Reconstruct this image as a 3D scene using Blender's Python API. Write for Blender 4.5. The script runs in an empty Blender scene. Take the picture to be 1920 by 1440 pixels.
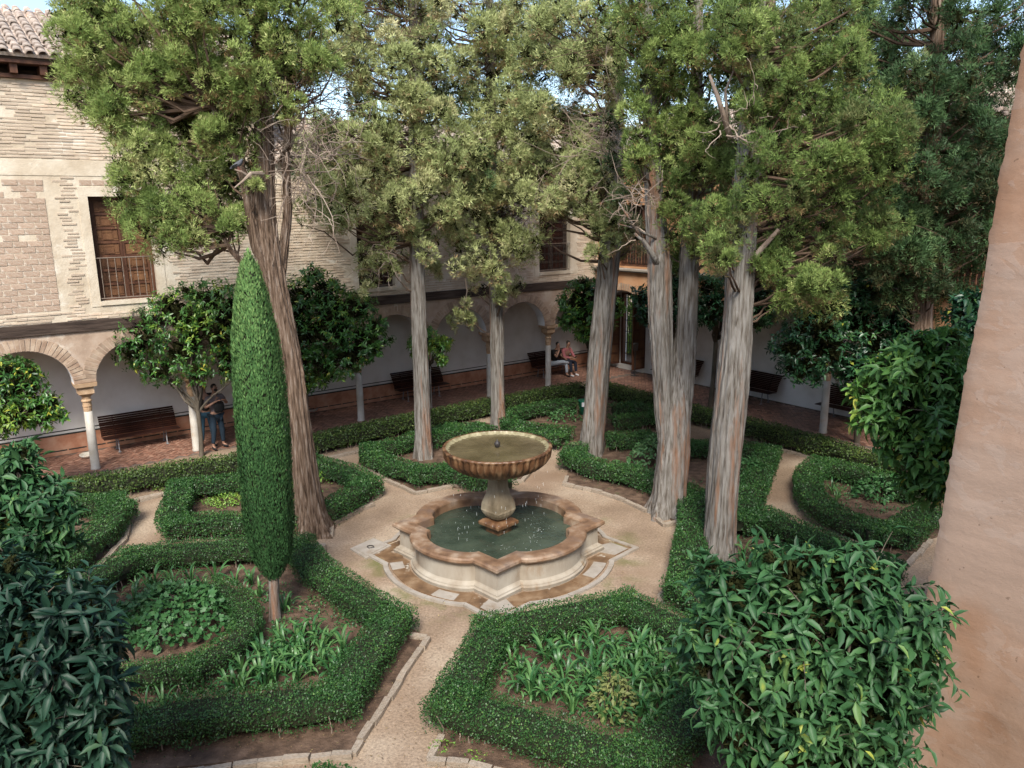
import bpy, bmesh, math, random
import numpy as np
from mathutils import Vector, Matrix, Quaternion
rng = np.random.default_rng(7); random.seed(7)
D = bpy.data; SC = bpy.context.scene; COL = SC.collection
# ------------------------------------------------------------------ camera, light, exposure
FPX, PITCH, ROLL, CH = 1450., math.radians(12.7), math.radians(0.7), 6.2
cF = np.array([0, math.cos(PITCH), -math.sin(PITCH)]); r0 = np.array([1., 0, 0]); u0 = np.cross(r0, cF)
cR = math.cos(ROLL)*r0 - math.sin(ROLL)*u0; cU = np.cross(cR, cF)
cam = D.objects.new('camera', D.cameras.new('camera')); COL.objects.link(cam)
cam.data.sensor_width = 36; cam.data.lens = FPX/1920*36; cam.data.clip_start = .1; cam.data.clip_end = 500
m = Matrix.Identity(4)
for i in range(3): m[i][0], m[i][1], m[i][2] = cR[i], cU[i], -cF[i]
m[2][3] = CH
cam.matrix_world = m; SC.camera = cam
SUN_EL, SUN_AZ = math.radians(46), math.radians(182)     # azimuth from +Y clockwise: behind the viewer, to the right
w = D.worlds.new('World'); SC.world = w; w.use_nodes = True
nt = w.node_tree; bg = nt.nodes['Background']; sky = nt.nodes.new('ShaderNodeTexSky')
sky.sky_type = 'NISHITA'; sky.sun_disc = False; sky.sun_elevation = SUN_EL; sky.sun_rotation = SUN_AZ
sky.air_density = 1.0; sky.dust_density = 1.5; sky.ozone_density = 1.0
nt.links.new(sky.outputs[0], bg.inputs[0]); bg.inputs[1].default_value = 0.15
sl = D.lights.new('sun', 'SUN'); sun = D.objects.new('sun', sl); COL.objects.link(sun)
sl.energy = 2.9; sl.angle = math.radians(18); sl.color = (1, .95, .86)
sd = Vector((math.sin(SUN_AZ)*math.cos(SUN_EL), math.cos(SUN_AZ)*math.cos(SUN_EL), math.sin(SUN_EL)))
sun.rotation_euler = sd.to_track_quat('Z', 'Y').to_euler()
SC.view_settings.view_transform = 'Standard'; SC.view_settings.look = 'None'
SC.view_settings.exposure = 1.05; SC.view_settings.gamma = 1
SC.render.engine = 'CYCLES'
try:
    SC.cycles.use_denoising = True; SC.cycles.denoising_input_passes = 'RGB_ALBEDO_NORMAL'; SC.cycles.denoising_prefilter = 'ACCURATE'; SC.cycles.max_bounces = 6; SC.cycles.transparent_max_bounces = 6
except Exception: pass

# ------------------------------------------------------------------ surveying helpers (photo pixel 1920x1440 -> place)
def ray(px, py): return cF + cR*(px-960)/FPX - cU*(py-720)/FPX
O = np.array([0, 0, CH])
def P(px, py, z=0.):
    d = ray(px, py); return O + d*(z-CH)/d[2]
def PY(px, py, y):
    d = ray(px, py); return O + d*y/d[1]
def nrm(a):
    a = np.asarray(a, float); return a/np.maximum(np.linalg.norm(a, axis=-1, keepdims=True), 1e-9)
TH = math.radians(36.4)
uA = np.array([math.cos(TH), math.sin(TH), 0]); vA = np.array([uA[1], -uA[0], 0]); ZZ = np.array([0, 0, 1.])
PA = P(180, 880)                       # first column of the left arcade
LC = 16.8                              # length of that arcade to the corner
PC = PA + uA*LC                        # corner column
def A(s, z=0., o=0.): return PA + uA*s + vA*o + ZZ*z      # o>0: towards the garden
def B(s, z=0., o=0.): return PC + vA*s - uA*o + ZZ*z      # right arcade, s from the corner, o>0 towards the garden

# ------------------------------------------------------------------ object helpers
BASE = {}
def tagit(o, label=None, cat=None, group=None, kind=None):
    if label: o['label'] = label
    if cat: o['category'] = cat
    if group: o['group'] = group
    if kind: o['kind'] = kind
    return o
def thing(name, loc, label, cat, group=None, rz=0., kind=None):
    o = D.objects.new(name, None); COL.objects.link(o); o.empty_display_size = .2
    o.location = tuple(float(v) for v in loc); o.rotation_euler = (0, 0, rz); BASE[o.name] = np.array([float(v) for v in loc])
    return tagit(o, label, cat, group, kind)
def link(name, me, mt=None, parent=None, kind=None, world=True, smooth=False, loc=None):
    o = D.objects.new(name, me); COL.objects.link(o)
    if mt is not None and len(me.materials) == 0: me.materials.append(mt)
    if smooth: me.shade_smooth()
    off = np.zeros(3)
    if parent is not None:
        o.parent = parent
        if world: off = BASE.get(parent.name, np.zeros(3))
    if loc is not None: o.location = tuple(loc)
    BASE[o.name] = off
    if kind: o['kind'] = kind
    return o
def mesh_of(name, V, Fc, off=None, tint=None):
    me = D.meshes.new(name); V = np.asarray(V, float)
    if off is not None: V = V - off
    if isinstance(Fc, np.ndarray):
        n, k = Fc.shape
        me.vertices.add(len(V)); me.vertices.foreach_set('co', V.astype(np.float32).ravel())
        me.loops.add(n*k); me.loops.foreach_set('vertex_index', Fc.astype(np.int32).ravel())
        me.polygons.add(n); me.polygons.foreach_set('loop_start', np.arange(0, n*k, k, dtype=np.int32))
        try: me.polygons.foreach_set('loop_total', np.full(n, k, dtype=np.int32))
        except Exception: pass
        me.update(calc_edges=True)
    else:
        me.from_pydata([tuple(v) for v in V], [], [tuple(int(i) for i in f) for f in Fc]); me.update()
    if tint is not None:
        a = me.attributes.new('tint', 'FLOAT', 'POINT'); a.data.foreach_set('value', np.asarray(tint, np.float32))
    return me
def obj(name, V, Fc, mt, parent=None, smooth=False, kind=None, tint=None, world=True):
    off = BASE.get(parent.name, np.zeros(3)) if (parent is not None and world) else None
    return link(name, mesh_of(name, V, Fc, off, tint), mt, parent, kind, world, smooth)
class MB:
    """collects faces in world or local coordinates"""
    def __init__(s): s.v = []; s.f = []; s.n = 0; s.t = []
    def add(s, V, Fc, t=0.5):
        V = np.asarray(V, float); s.v.append(V); s.f += [[int(i)+s.n for i in f] for f in Fc]; s.n += len(V); s.t += [t]*len(V)
    def box(s, o, ex, ey, ez, t=.5):      # corner + three edge vectors
        o = np.asarray(o, float); ex, ey, ez = map(lambda a: np.asarray(a, float), (ex, ey, ez))
        V = [o, o+ex, o+ex+ey, o+ey, o+ez, o+ex+ez, o+ex+ey+ez, o+ey+ez]
        s.add(V, [(0,3,2,1),(4,5,6,7),(0,1,5,4),(1,2,6,5),(2,3,7,6),(3,0,4,7)], t)
    def tube(s, pts, rad, k=6, t=.5, cap=True):
        pts = np.asarray(pts, float); n = len(pts)
        rad = np.full(n, rad) if np.isscalar(rad) else np.asarray(rad, float)
        T = nrm(np.gradient(pts, axis=0)); ref = np.array([0, 0, 1.]) if abs(T[0][2]) < .9 else np.array([1., 0, 0])
        X = nrm(np.cross(T, ref)); Y = np.cross(T, X); a = np.arange(k)*2*math.pi/k
        V = (pts[:, None] + rad[:, None, None]*(X[:, None]*np.cos(a)[None, :, None] + Y[:, None]*np.sin(a)[None, :, None])).reshape(-1, 3)
        Fc = [(i*k+j, i*k+(j+1) % k, (i+1)*k+(j+1) % k, (i+1)*k+j) for i in range(n-1) for j in range(k)]
        if cap: Fc += [tuple(range(k-1, -1, -1)), tuple((n-1)*k+j for j in range(k))]
        s.add(V, Fc, t)
    def lathe(s, c, prof, k=24, t=.5, cap=True):
        c = np.asarray(c, float); a = np.arange(k)*2*math.pi/k; V = []
        for r, z in prof: V += [c + np.array([r*math.cos(x), r*math.sin(x), z]) for x in a]
        n = len(prof); Fc = [(i*k+j, i*k+(j+1) % k, (i+1)*k+(j+1) % k, (i+1)*k+j) for i in range(n-1) for j in range(k)]
        if cap: Fc += [tuple(range(k-1, -1, -1)), tuple((n-1)*k+j for j in range(k))]
        s.add(V, Fc, t)
    def obj(s, name, mt, parent=None, smooth=False, kind=None, world=True):
        return obj(name, np.concatenate(s.v), s.f, mt, parent, smooth, kind, np.array(s.t), world)
def bevel(o, w=.01, seg=2):
    b = o.modifiers.new('bevel', 'BEVEL'); b.width = w; b.segments = seg; b.limit_method = 'ANGLE'; return o
def snoise(p, sc=1., seed=0, oct=3):
    """smooth noise -1..1 out of sines"""
    r = np.random.default_rng(seed); p = np.asarray(p, float); out = np.zeros(p.shape[:-1]); a = 1.; tot = 0
    for o in range(oct):
        for k in range(4):
            d = nrm(r.normal(size=p.shape[-1]))*sc*(1.9**o)*r.uniform(.7, 1.4)
            out += a*np.sin(p@d*6.283/1. + r.uniform(0, 6.28)); tot += a*.55
        a *= .55
    return out/tot

# ------------------------------------------------------------------ materials
def L(r, g, b): return tuple((c/255/12.92 if c/255 <= .04045 else ((c/255+.055)/1.055)**2.4) for c in (r, g, b))+(1,)
def newmat(name):
    mt = D.materials.new(name); mt.use_nodes = True; n = mt.node_tree.nodes; l = mt.node_tree.links
    b = n['Principled BSDF']; return mt, n, l, b
def ramp(n, cols, pos=None):
    r = n.new('ShaderNodeValToRGB'); e = r.color_ramp.elements
    pos = pos or [i/(len(cols)-1) for i in range(len(cols))]
    while len(e) < len(cols): e.new(.5)
    for i, c in enumerate(cols): e[i].position = pos[i]; e[i].color = c
    return r
def noise(n, l, sc, det=4, st=(1, 1, 1), rough=.55, dist=0.):
    tc = n.new('ShaderNodeTexCoord'); mp = n.new('ShaderNodeMapping'); mp.inputs['Scale'].default_value = st
    l.new(tc.outputs['Object'], mp.inputs[0]); t = n.new('ShaderNodeTexNoise'); t.inputs['Scale'].default_value = sc
    t.inputs['Detail'].default_value = det; t.inputs['Roughness'].default_value = rough; t.inputs['Distortion'].default_value = dist
    l.new(mp.outputs[0], t.inputs['Vector']); return t
def pmat(name, cols, sc=3., pos=None, rough=.85, bump=.3, bsc=30., st=(1, 1, 1), det=5, dirt=None, dsc=1.2, dpos=(.55, .7), tint=0., bdist=.01, spec=.3, dist=0.):
    mt, n, l, b = newmat(name)
    t = noise(n, l, sc, det, st, dist=dist); r = ramp(n, cols, pos or [.3+.4*i/(len(cols)-1) for i in range(len(cols))]); l.new(t.outputs[0], r.inputs[0]); c = r.outputs[0]
    if dirt:
        t2 = noise(n, l, dsc, 6, st, .65); r2 = ramp(n, [(0, 0, 0, 1), (1, 1, 1, 1)], list(dpos)); l.new(t2.outputs[0], r2.inputs[0])
        mx = n.new('ShaderNodeMixRGB'); l.new(r2.outputs[0], mx.inputs[0]); l.new(c, mx.inputs[1]); mx.inputs[2].default_value = dirt; c = mx.outputs[0]
    if tint:
        at = n.new('ShaderNodeAttribute'); at.attribute_name = 'tint'
        oi = n.new('ShaderNodeObjectInfo'); ad = n.new('ShaderNodeMath'); ad.operation = 'MULTIPLY_ADD'
        l.new(oi.outputs['Random'], ad.inputs[0]); ad.inputs[1].default_value = .5; l.new(at.outputs['Fac'], ad.inputs[2])
        mr = n.new('ShaderNodeMapRange'); mr.inputs[1].default_value = .2; mr.inputs[2].default_value = 1.2
        mr.inputs[3].default_value = 1-tint; mr.inputs[4].default_value = 1+tint; l.new(ad.outputs[0], mr.inputs[0])
        hs = n.new('ShaderNodeHueSaturation'); l.new(mr.outputs[0], hs.inputs['Value']); l.new(c, hs.inputs['Color']); c = hs.outputs[0]
    l.new(c, b.inputs['Base Color']); b.inputs['Roughness'].default_value = rough; b.inputs['Specular IOR Level'].default_value = spec
    if bump:
        t3 = noise(n, l, bsc, 6, st, .6); bp = n.new('ShaderNodeBump'); bp.inputs['Strength'].default_value = bump; bp.inputs['Distance'].default_value = bdist
        l.new(t3.outputs[0], bp.inputs['Height']); l.new(bp.outputs[0], b.inputs['Normal'])
    return mt
def leafmat(name, cols, pos=None, rough=.5, trans=.25, spec=.4, nsc=0.):
    mt, n, l, b = newmat(name)
    at = n.new('ShaderNodeAttribute'); at.attribute_name = 'tint'; fac = at.outputs['Fac']
    if nsc:
        t = noise(n, l, nsc, 3); ad = n.new('ShaderNodeMath'); ad.operation = 'MULTIPLY_ADD'; l.new(t.outputs[0], ad.inputs[0]); ad.inputs[1].default_value = .6
        sb = n.new('ShaderNodeMath'); sb.operation = 'SUBTRACT'; l.new(fac, sb.inputs[0]); sb.inputs[1].default_value = .3; l.new(sb.outputs[0], ad.inputs[2]); fac = ad.outputs[0]
    r = ramp(n, cols, pos); l.new(fac, r.inputs[0]); l.new(r.outputs[0], b.inputs['Base Color'])
    b.inputs['Roughness'].default_value = rough; b.inputs['Specular IOR Level'].default_value = spec
    if trans:
        tr = n.new('ShaderNodeBsdfTranslucent'); l.new(r.outputs[0], tr.inputs[0]); mx = n.new('ShaderNodeMixShader'); mx.inputs[0].default_value = trans
        l.new(b.outputs[0], mx.inputs[1]); l.new(tr.outputs[0], mx.inputs[2]); l.new(mx.outputs[0], n['Material Output'].inputs[0])
    return mt
def plain(name, c, rough=.6, metal=0., spec=.4):
    return pmat(name, [tuple(x*.8 for x in c[:3])+(1,), c], 12, rough=rough, bump=.08, spec=spec)
M = {}
M['sand'] = None
M['soil'] = pmat('soil', [(.045,.028,.018,1), (.10,.062,.04,1), (.17,.11,.075,1)], 5, bump=.9, bsc=25, bdist=.03, dirt=(.05,.06,.02,1), dsc=2.5, dpos=(.6,.72))
M['kerb'] = pmat('kerb_stone', [(.20,.16,.12,1), (.36,.29,.22,1), (.46,.40,.33,1)], 6, bump=.6, bsc=25, dirt=(.12,.13,.09,1), dsc=3, tint=.2)
M['fstone'] = pmat('pale_fountain_stone', [(.19,.145,.10,1), (.30,.26,.205,1), (.38,.345,.285,1)], 2.2, st=(1,1,.45), bump=.35, bsc=22, dirt=(.20,.12,.055,1), dsc=1.6, dpos=(.56,.70), rough=.7)
M['rim'] = pmat('rust_stained_rim_stone', [(.10,.055,.032,1), (.20,.12,.07,1), (.34,.26,.19,1)], 3.2, bump=.4, bsc=25, rough=.5, dirt=(.13,.09,.07,1), dsc=2, dpos=(.5,.68))
M['bowl'] = pmat('ochre_bowl_stone', [(.035,.018,.010,1), (.115,.055,.025,1), (.26,.165,.09,1)], 6, st=(1,1,.3), bump=.4, bsc=40, rough=.4, spec=.5)
M['bowlin'] = pmat('algae_bowl_stone', [(.12,.10,.05,1), (.25,.22,.13,1), (.35,.31,.2,1)], 6, bump=.2, rough=.3)
M['ped'] = pmat('pedestal_stone', [(.09,.068,.04,1), (.20,.16,.105,1), (.32,.275,.19,1)], 3, st=(1,1,.5), bump=.4, bsc=25, rough=.6, dirt=(.28,.12,.04,1), dsc=2.5, dpos=(.58,.72))
M['wetpave'] = pmat('wet_brown_paving', [(.07,.04,.022,1), (.16,.095,.05,1), (.26,.18,.11,1)], 3, bump=.3, bsc=20, rough=.45, dirt=(.42,.38,.31,1), dsc=1.4, dpos=(.60,.64))
M['drypave'] = pmat('dry_grey_paving', [(.24,.205,.165,1), (.36,.325,.28,1)], 4, bump=.3, bsc=20, dirt=(.2,.15,.1,1), dsc=2)
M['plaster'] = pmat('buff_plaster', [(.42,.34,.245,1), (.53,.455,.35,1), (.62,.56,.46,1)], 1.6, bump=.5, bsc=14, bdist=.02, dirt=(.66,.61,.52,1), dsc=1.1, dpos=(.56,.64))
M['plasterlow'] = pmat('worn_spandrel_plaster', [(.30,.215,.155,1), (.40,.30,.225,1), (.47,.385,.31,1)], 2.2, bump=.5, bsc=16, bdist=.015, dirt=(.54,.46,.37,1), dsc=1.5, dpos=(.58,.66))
M['brick'] = pmat('thin_buff_brick', [(.45,.34,.25,1), (.52,.42,.32,1), (.57,.48,.385,1)], 5, bump=.5, bsc=30, tint=.16)
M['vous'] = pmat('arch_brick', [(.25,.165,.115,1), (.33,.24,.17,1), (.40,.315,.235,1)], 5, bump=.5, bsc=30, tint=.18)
M['block'] = pmat('pink_brick_block', [(.40,.275,.20,1), (.48,.36,.27,1), (.54,.44,.35,1)], 4.5, bump=.5, bsc=30, tint=.2, dirt=(.68,.62,.54,1), dsc=2.2, dpos=(.56,.66))
M['white'] = pmat('whitewash', [(.58,.56,.51,1), (.70,.685,.65,1), (.76,.75,.72,1)], 1.4, bump=.15, bsc=10)
M['soffit'] = pmat('white_arch_soffit', [(.6,.6,.6,1), (.72,.73,.74,1)], 3, bump=.15)
M['dado'] = pmat('red_dado', [(.28,.12,.07,1), (.42,.20,.12,1), (.5,.3,.2,1)], 3, bump=.2)
M['dark'] = pmat('dark_inlay', [(.02,.022,.02,1), (.06,.06,.05,1)], 20)
M['beam'] = pmat('old_dark_beam', [(.022,.015,.011,1), (.055,.037,.028,1), (.09,.065,.05,1)], 4, st=(.4,.4,5), bump=.7, bsc=18, bdist=.02)
M['orange'] = pmat('ochre_orange_plaster', [(.36,.18,.09,1), (.48,.26,.135,1), (.52,.32,.19,1)], 1.5, bump=.4, bsc=14)
M['shaft'] = pmat('pale_marble_shaft', [(.38,.34,.28,1), (.54,.52,.47,1)], 3, bump=.1, rough=.5, dirt=(.45,.30,.17,1), dsc=2, dpos=(.55,.75))
M['capital'] = pmat('sandstone_capital', [(.36,.23,.13,1), (.52,.37,.24,1)], 6, bump=.5, bsc=30)
M['tile'] = pmat('weathered_roof_tile', [(.16,.12,.10,1), (.34,.27,.22,1), (.50,.44,.38,1)], 7, bump=.5, bsc=30, tint=.3, dirt=(.42,.22,.13,1), dsc=4, dpos=(.6,.7))
M['wood'] = pmat('walnut_shutter_wood', [(.045,.02,.012,1), (.09,.038,.021,1), (.14,.065,.034,1)], 5, st=(1,1,.15), bump=.4, bsc=20, rough=.55)
M['panel'] = pmat('shutter_panel_wood', [(.06,.028,.014,1), (.12,.055,.026,1), (.18,.09,.042,1)], 5, st=(1,1,.2), bump=.4, bsc=20, rough=.55, tint=.2)
M['bench'] = pmat('bench_slat_wood', [(.018,.007,.005,1), (.045,.016,.011,1)], 6, st=(1,1,1), bump=.3, bsc=20, rough=.45)
M['iron'] = plain('dark_iron', (.035,.03,.028,1), .5)
M['rust'] = plain('grey_brown_iron', (.20,.155,.12,1), .55)
M['steel'] = plain('grey_steel', (.25,.25,.26,1), .4)
M['paver'] = pmat('herringbone_brick', [(.10,.05,.035,1), (.22,.11,.075,1), (.3,.19,.14,1)], 9, bump=.4, bsc=25, tint=.3, rough=.45, spec=.5)
M['joint'] = pmat('paving_joint', [(.10,.075,.06,1), (.18,.14,.11,1)], 9)
M['nearwall'] = None
M['bark'] = pmat('grey_cypress_bark', [(.075,.06,.047,1), (.14,.124,.105,1), (.195,.178,.157,1), (.25,.236,.214,1)], 7, pos=[.33,.43,.53,.64], st=(3.6,3.6,.34), bump=1., bsc=16, bdist=.03, det=8, dirt=(.24,.13,.08,1), dsc=1.1, dpos=(.53,.66), rough=.9, spec=.1)
M['barkred'] = pmat('brown_cypress_bark', [(.045,.03,.02,1), (.105,.07,.048,1), (.165,.115,.082,1), (.25,.20,.16,1)], 7, pos=[.33,.43,.55,.66], st=(3.6,3.6,.34), bump=1., bsc=16, bdist=.03, det=8, rough=.9, spec=.1)
M['twig'] = pmat('dead_twig', [(.16,.11,.08,1), (.36,.29,.23,1)], 3, bump=.3)
M['darktwig'] = pmat('inner_branch', [(.045,.028,.018,1), (.14,.09,.06,1)], 3, bump=.3)
M['obark'] = pmat('smooth_orange_tree_bark', [(.06,.05,.037,1), (.13,.108,.08,1)], 5, st=(1,1,.4), bump=.4, bsc=30)
M['core'] = pmat('inner_crown_shade', [(.010,.011,.005,1), (.035,.038,.014,1)], 14, bump=.8, bsc=30, spec=0., rough=1.)  # near black: the crowns' inner shade put into the colour
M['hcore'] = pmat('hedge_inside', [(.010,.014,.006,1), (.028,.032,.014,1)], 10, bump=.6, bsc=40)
G_cy = [(.24,.15,.07,1), (.085,.135,.040,1), (.165,.235,.060,1), (.28,.35,.105,1), (.44,.46,.19,1)]
M['cyp'] = leafmat('cypress_spray', G_cy, [0, .2, .5, .8, 1], .6, .25, .2)
M['cypshade'] = leafmat('shaded_cypress_spray', [(.10,.065,.03,1), (.022,.048,.018,1), (.052,.105,.036,1), (.11,.17,.065,1), (.22,.21,.09,1)], [0, .2, .5, .85, 1], .6, .12, .25)  # darkened copy of the cypress green, shade put into the leaf colour
M['cypolive'] = leafmat('olive_cypress_spray', [(.32,.21,.11,1), (.15,.18,.065,1), (.25,.295,.11,1), (.37,.40,.17,1), (.50,.47,.25,1)], [0, .2, .5, .8, 1], .6, .15, .25)
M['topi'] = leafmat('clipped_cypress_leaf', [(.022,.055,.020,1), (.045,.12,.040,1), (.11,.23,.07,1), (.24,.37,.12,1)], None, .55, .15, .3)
M['box'] = leafmat('box_hedge_leaf', [(.012,.024,.008,1), (.022,.066,.018,1), (.042,.118,.028,1), (.11,.21,.045,1)], [0, .35, .75, 1], .45, .15, .35, nsc=1.6)
M['boxy'] = leafmat('yellowish_hedge_leaf', [(.03,.03,.012,1), (.038,.075,.018,1), (.075,.125,.026,1), (.17,.21,.05,1)], [0, .35, .75, 1], .5, .15, .35, nsc=1.6)
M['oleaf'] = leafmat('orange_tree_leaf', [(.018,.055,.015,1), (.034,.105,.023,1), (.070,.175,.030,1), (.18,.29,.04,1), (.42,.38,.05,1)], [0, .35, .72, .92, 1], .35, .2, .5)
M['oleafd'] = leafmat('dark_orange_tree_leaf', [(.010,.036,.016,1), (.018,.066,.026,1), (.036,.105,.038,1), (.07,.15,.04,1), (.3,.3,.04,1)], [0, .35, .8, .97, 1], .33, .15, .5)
M['oleaff'] = leafmat('large_green_leaf', [(.014,.048,.018,1), (.028,.088,.032,1), (.058,.145,.050,1), (.13,.23,.07,1), (.30,.34,.06,1)], [0, .35, .8, .96, 1], .5, .22, .3, nsc=3.)
M['oleafg'] = leafmat('sunlit_green_orange_leaf', [(.03,.085,.02,1), (.06,.15,.035,1), (.11,.24,.05,1), (.26,.38,.07,1), (.5,.45,.08,1)], [0, .35, .75, .93, 1], .45, .28, .35)  # leaf green lightened in place of sunlight the near wall blocks
M['oleafb'] = leafmat('blue_green_leaf', [(.006,.020,.012,1), (.011,.038,.022,1), (.022,.062,.036,1), (.05,.10,.045,1), (.12,.18,.05,1)], [0, .35, .8, .97, 1], .5, .12, .3, nsc=3.)
M['strap'] = leafmat('strap_leaf', [(.018,.060,.022,1), (.035,.115,.032,1), (.08,.19,.055,1), (.17,.27,.09,1)], None, .4, .2, .45)
M['lobed'] = leafmat('lobed_leaf', [(.02,.065,.02,1), (.04,.12,.035,1), (.08,.18,.06,1), (.14,.22,.09,1)], None, .5, .15, .4)
M['bright'] = leafmat('young_and_sunlit_leaf', [(.05,.13,.025,1), (.14,.28,.045,1), (.34,.46,.07,1)], None, .5, .25, .4)
M['yellow'] = leafmat('yellowed_leaf', [(.08,.12,.035,1), (.16,.19,.06,1), (.28,.27,.10,1)], None, .5, .2, .3)
M['litterm'] = leafmat('fallen_leaf', [(.12,.08,.04,1), (.24,.15,.07,1), (.34,.27,.12,1)], None, .7, 0, .2)
M['twigl'] = leafmat('needle_litter', [(.07,.045,.03,1), (.15,.10,.065,1), (.22,.16,.11,1)], None, .8, 0, .1)
M['fruit'] = leafmat('unripe_orange', [(.05,.13,.025,1), (.10,.2,.03,1)], None, .4, 0, .5)

# sandy ground: pale worn path, moss near the fountain
mt, n, l, b = newmat('sandy_path')
t1 = noise(n, l, .7, 6); r1 = ramp(n, [(.185,.13,.088,1), (.27,.198,.138,1), (.35,.275,.20,1)], [.32,.5,.66]); l.new(t1.outputs[0], r1.inputs[0])
t2 = noise(n, l, 26, 4); r2 = ramp(n, [(.72,.72,.72,1), (1.0,1.0,1.0,1), (1.3,1.3,1.3,1)], [.3,.5,.72]); l.new(t2.outputs[0], r2.inputs[0])
mu = n.new('ShaderNodeMixRGB'); mu.blend_type = 'MULTIPLY'; mu.inputs[0].default_value = 1; l.new(r1.outputs[0], mu.inputs[1]); l.new(r2.outputs[0], mu.inputs[2])
tc = n.new('ShaderNodeTexCoord'); vm = n.new('ShaderNodeVectorMath'); vm.operation = 'DISTANCE'; vm.inputs[1].default_value = (-.25, 13.3, 0); l.new(tc.outputs['Object'], vm.inputs[0])
rg = ramp(n, [(0,0,0,1), (1,1,1,1), (.7,.7,.7,1), (0,0,0,1)], [.66,.72,.78,.92]); dv = n.new('ShaderNodeMath'); dv.operation = 'DIVIDE'; dv.inputs[1].default_value = 3.1; l.new(vm.outputs['Value'], dv.inputs[0]); l.new(dv.outputs[0], rg.inputs[0])
t3 = noise(n, l, 1.5, 6); r3 = ramp(n, [(0,0,0,1), (.75,.75,.75,1)], [.47,.62]); l.new(t3.outputs[0], r3.inputs[0])
mm = n.new('ShaderNodeMath'); mm.operation = 'MULTIPLY'; l.new(rg.outputs[0], mm.inputs[0]); l.new(r3.outputs[0], mm.inputs[1])
mx = n.new('ShaderNodeMixRGB'); l.new(mm.outputs[0], mx.inputs[0]); l.new(mu.outputs[0], mx.inputs[1]); mx.inputs[2].default_value = (.10,.115,.03,1)
t4 = noise(n, l, .45, 5); r4 = ramp(n, [(0,0,0,1), (.55,.55,.55,1)], [.54,.66]); l.new(t4.outputs[0], r4.inputs[0])
my = n.new('ShaderNodeMixRGB'); l.new(r4.outputs[0], my.inputs[0]); l.new(mx.outputs[0], my.inputs[1]); my.inputs[2].default_value = (.22,.145,.095,1)
l.new(my.outputs[0], b.inputs['Base Color']); b.inputs['Roughness'].default_value = .95; b.inputs['Specular IOR Level'].default_value = .15
t5 = noise(n, l, 35, 6); bp = n.new('ShaderNodeBump'); bp.inputs['Strength'].default_value = .6; bp.inputs['Distance'].default_value = .015; l.new(t5.outputs[0], bp.inputs['Height']); l.new(bp.outputs[0], b.inputs['Normal'])
M['sand'] = mt
# near wall: peeled limewash, pink-buff below and ochre above, real patches
mt, n, l, b = newmat('peeling_pink_plaster')
t1 = noise(n, l, .8, 5, (1, 1, .8)); r1 = ramp(n, [(.26,.135,.075,1), (.29,.18,.12,1), (.315,.225,.17,1)], [.34,.47,.60])
tc = n.new('ShaderNodeTexCoord'); sx = n.new('ShaderNodeSeparateXYZ'); l.new(tc.outputs['Object'], sx.inputs[0])
mr = n.new('ShaderNodeMapRange'); mr.inputs[1].default_value = 3.; mr.inputs[2].default_value = 8.; mr.inputs[3].default_value = .12; mr.inputs[4].default_value = -.14; l.new(sx.outputs[2], mr.inputs[0])
ad = n.new('ShaderNodeMath'); l.new(t1.outputs[0], ad.inputs[0]); l.new(mr.outputs[0], ad.inputs[1]); l.new(ad.outputs[0], r1.inputs[0])
t2 = noise(n, l, 2.2, 8, (1, 1, 1.6), .6, .6); r2 = ramp(n, [(0,0,0,1), (1,1,1,1)], [.555,.57]); l.new(t2.outputs[0], r2.inputs[0])
mx = n.new('ShaderNodeMixRGB'); ml = n.new('ShaderNodeMath'); ml.operation = 'MULTIPLY'; l.new(r2.outputs[0], ml.inputs[0]); ml.inputs[1].default_value = .28; l.new(ml.outputs[0], mx.inputs[0]); l.new(r1.outputs[0], mx.inputs[1]); mx.inputs[2].default_value = (.35,.28,.235,1)
t4 = noise(n, l, 3.5, 8, (.35, .35, 2.2)); r4 = ramp(n, [(.9,.9,.9,1), (1.06,1.06,1.06,1)], [.35,.65]); l.new(t4.outputs[0], r4.inputs[0])
mu = n.new('ShaderNodeMixRGB'); mu.blend_type = 'MULTIPLY'; mu.inputs[0].default_value = 1; l.new(mx.outputs[0], mu.inputs[1]); l.new(r4.outputs[0], mu.inputs[2]); l.new(mu.outputs[0], b.inputs['Base Color'])
mcol = mu; t6 = noise(n, l, 17, 3, (1, 1, 1)); r6 = ramp(n, [(1,1,1,1), (.45,.42,.4,1)], [.70,.74]); l.new(t6.outputs[0], r6.inputs[0]); mu2 = n.new('ShaderNodeMixRGB'); mu2.blend_type = 'MULTIPLY'; mu2.inputs[0].default_value = .7; l.new(mu.outputs[0], mu2.inputs[1]); l.new(r6.outputs[0], mu2.inputs[2])
t7 = noise(n, l, .9, 6, (1, 1, .35)); r7 = ramp(n, [(1,1,1,1), (.78,.72,.66,1)], [.5,.64]); l.new(t7.outputs[0], r7.inputs[0]); mu3 = n.new('ShaderNodeMixRGB'); mu3.blend_type = 'MULTIPLY'; mu3.inputs[0].default_value = 1; l.new(mu2.outputs[0], mu3.inputs[1]); l.new(r7.outputs[0], mu3.inputs[2]); l.new(mu3.outputs[0], b.inputs['Base Color'])
b.inputs['Roughness'].default_value = .9; b.inputs['Specular IOR Level'].default_value = .2
t5 = noise(n, l, 14, 9, (1, 1, 1.3), .7); bp = n.new('ShaderNodeBump'); bp.inputs['Strength'].default_value = .3; bp.inputs['Distance'].default_value = .02; l.new(t5.outputs[0], bp.inputs['Height'])
bp2 = n.new('ShaderNodeBump'); bp2.inputs['Strength'].default_value = .18; bp2.inputs['Distance'].default_value = .004; l.new(r2.outputs[0], bp2.inputs['Height']); l.new(bp.outputs[0], bp2.inputs['Normal']); l.new(bp2.outputs[0], b.inputs['Normal'])
M['nearwall'] = mt
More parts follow.
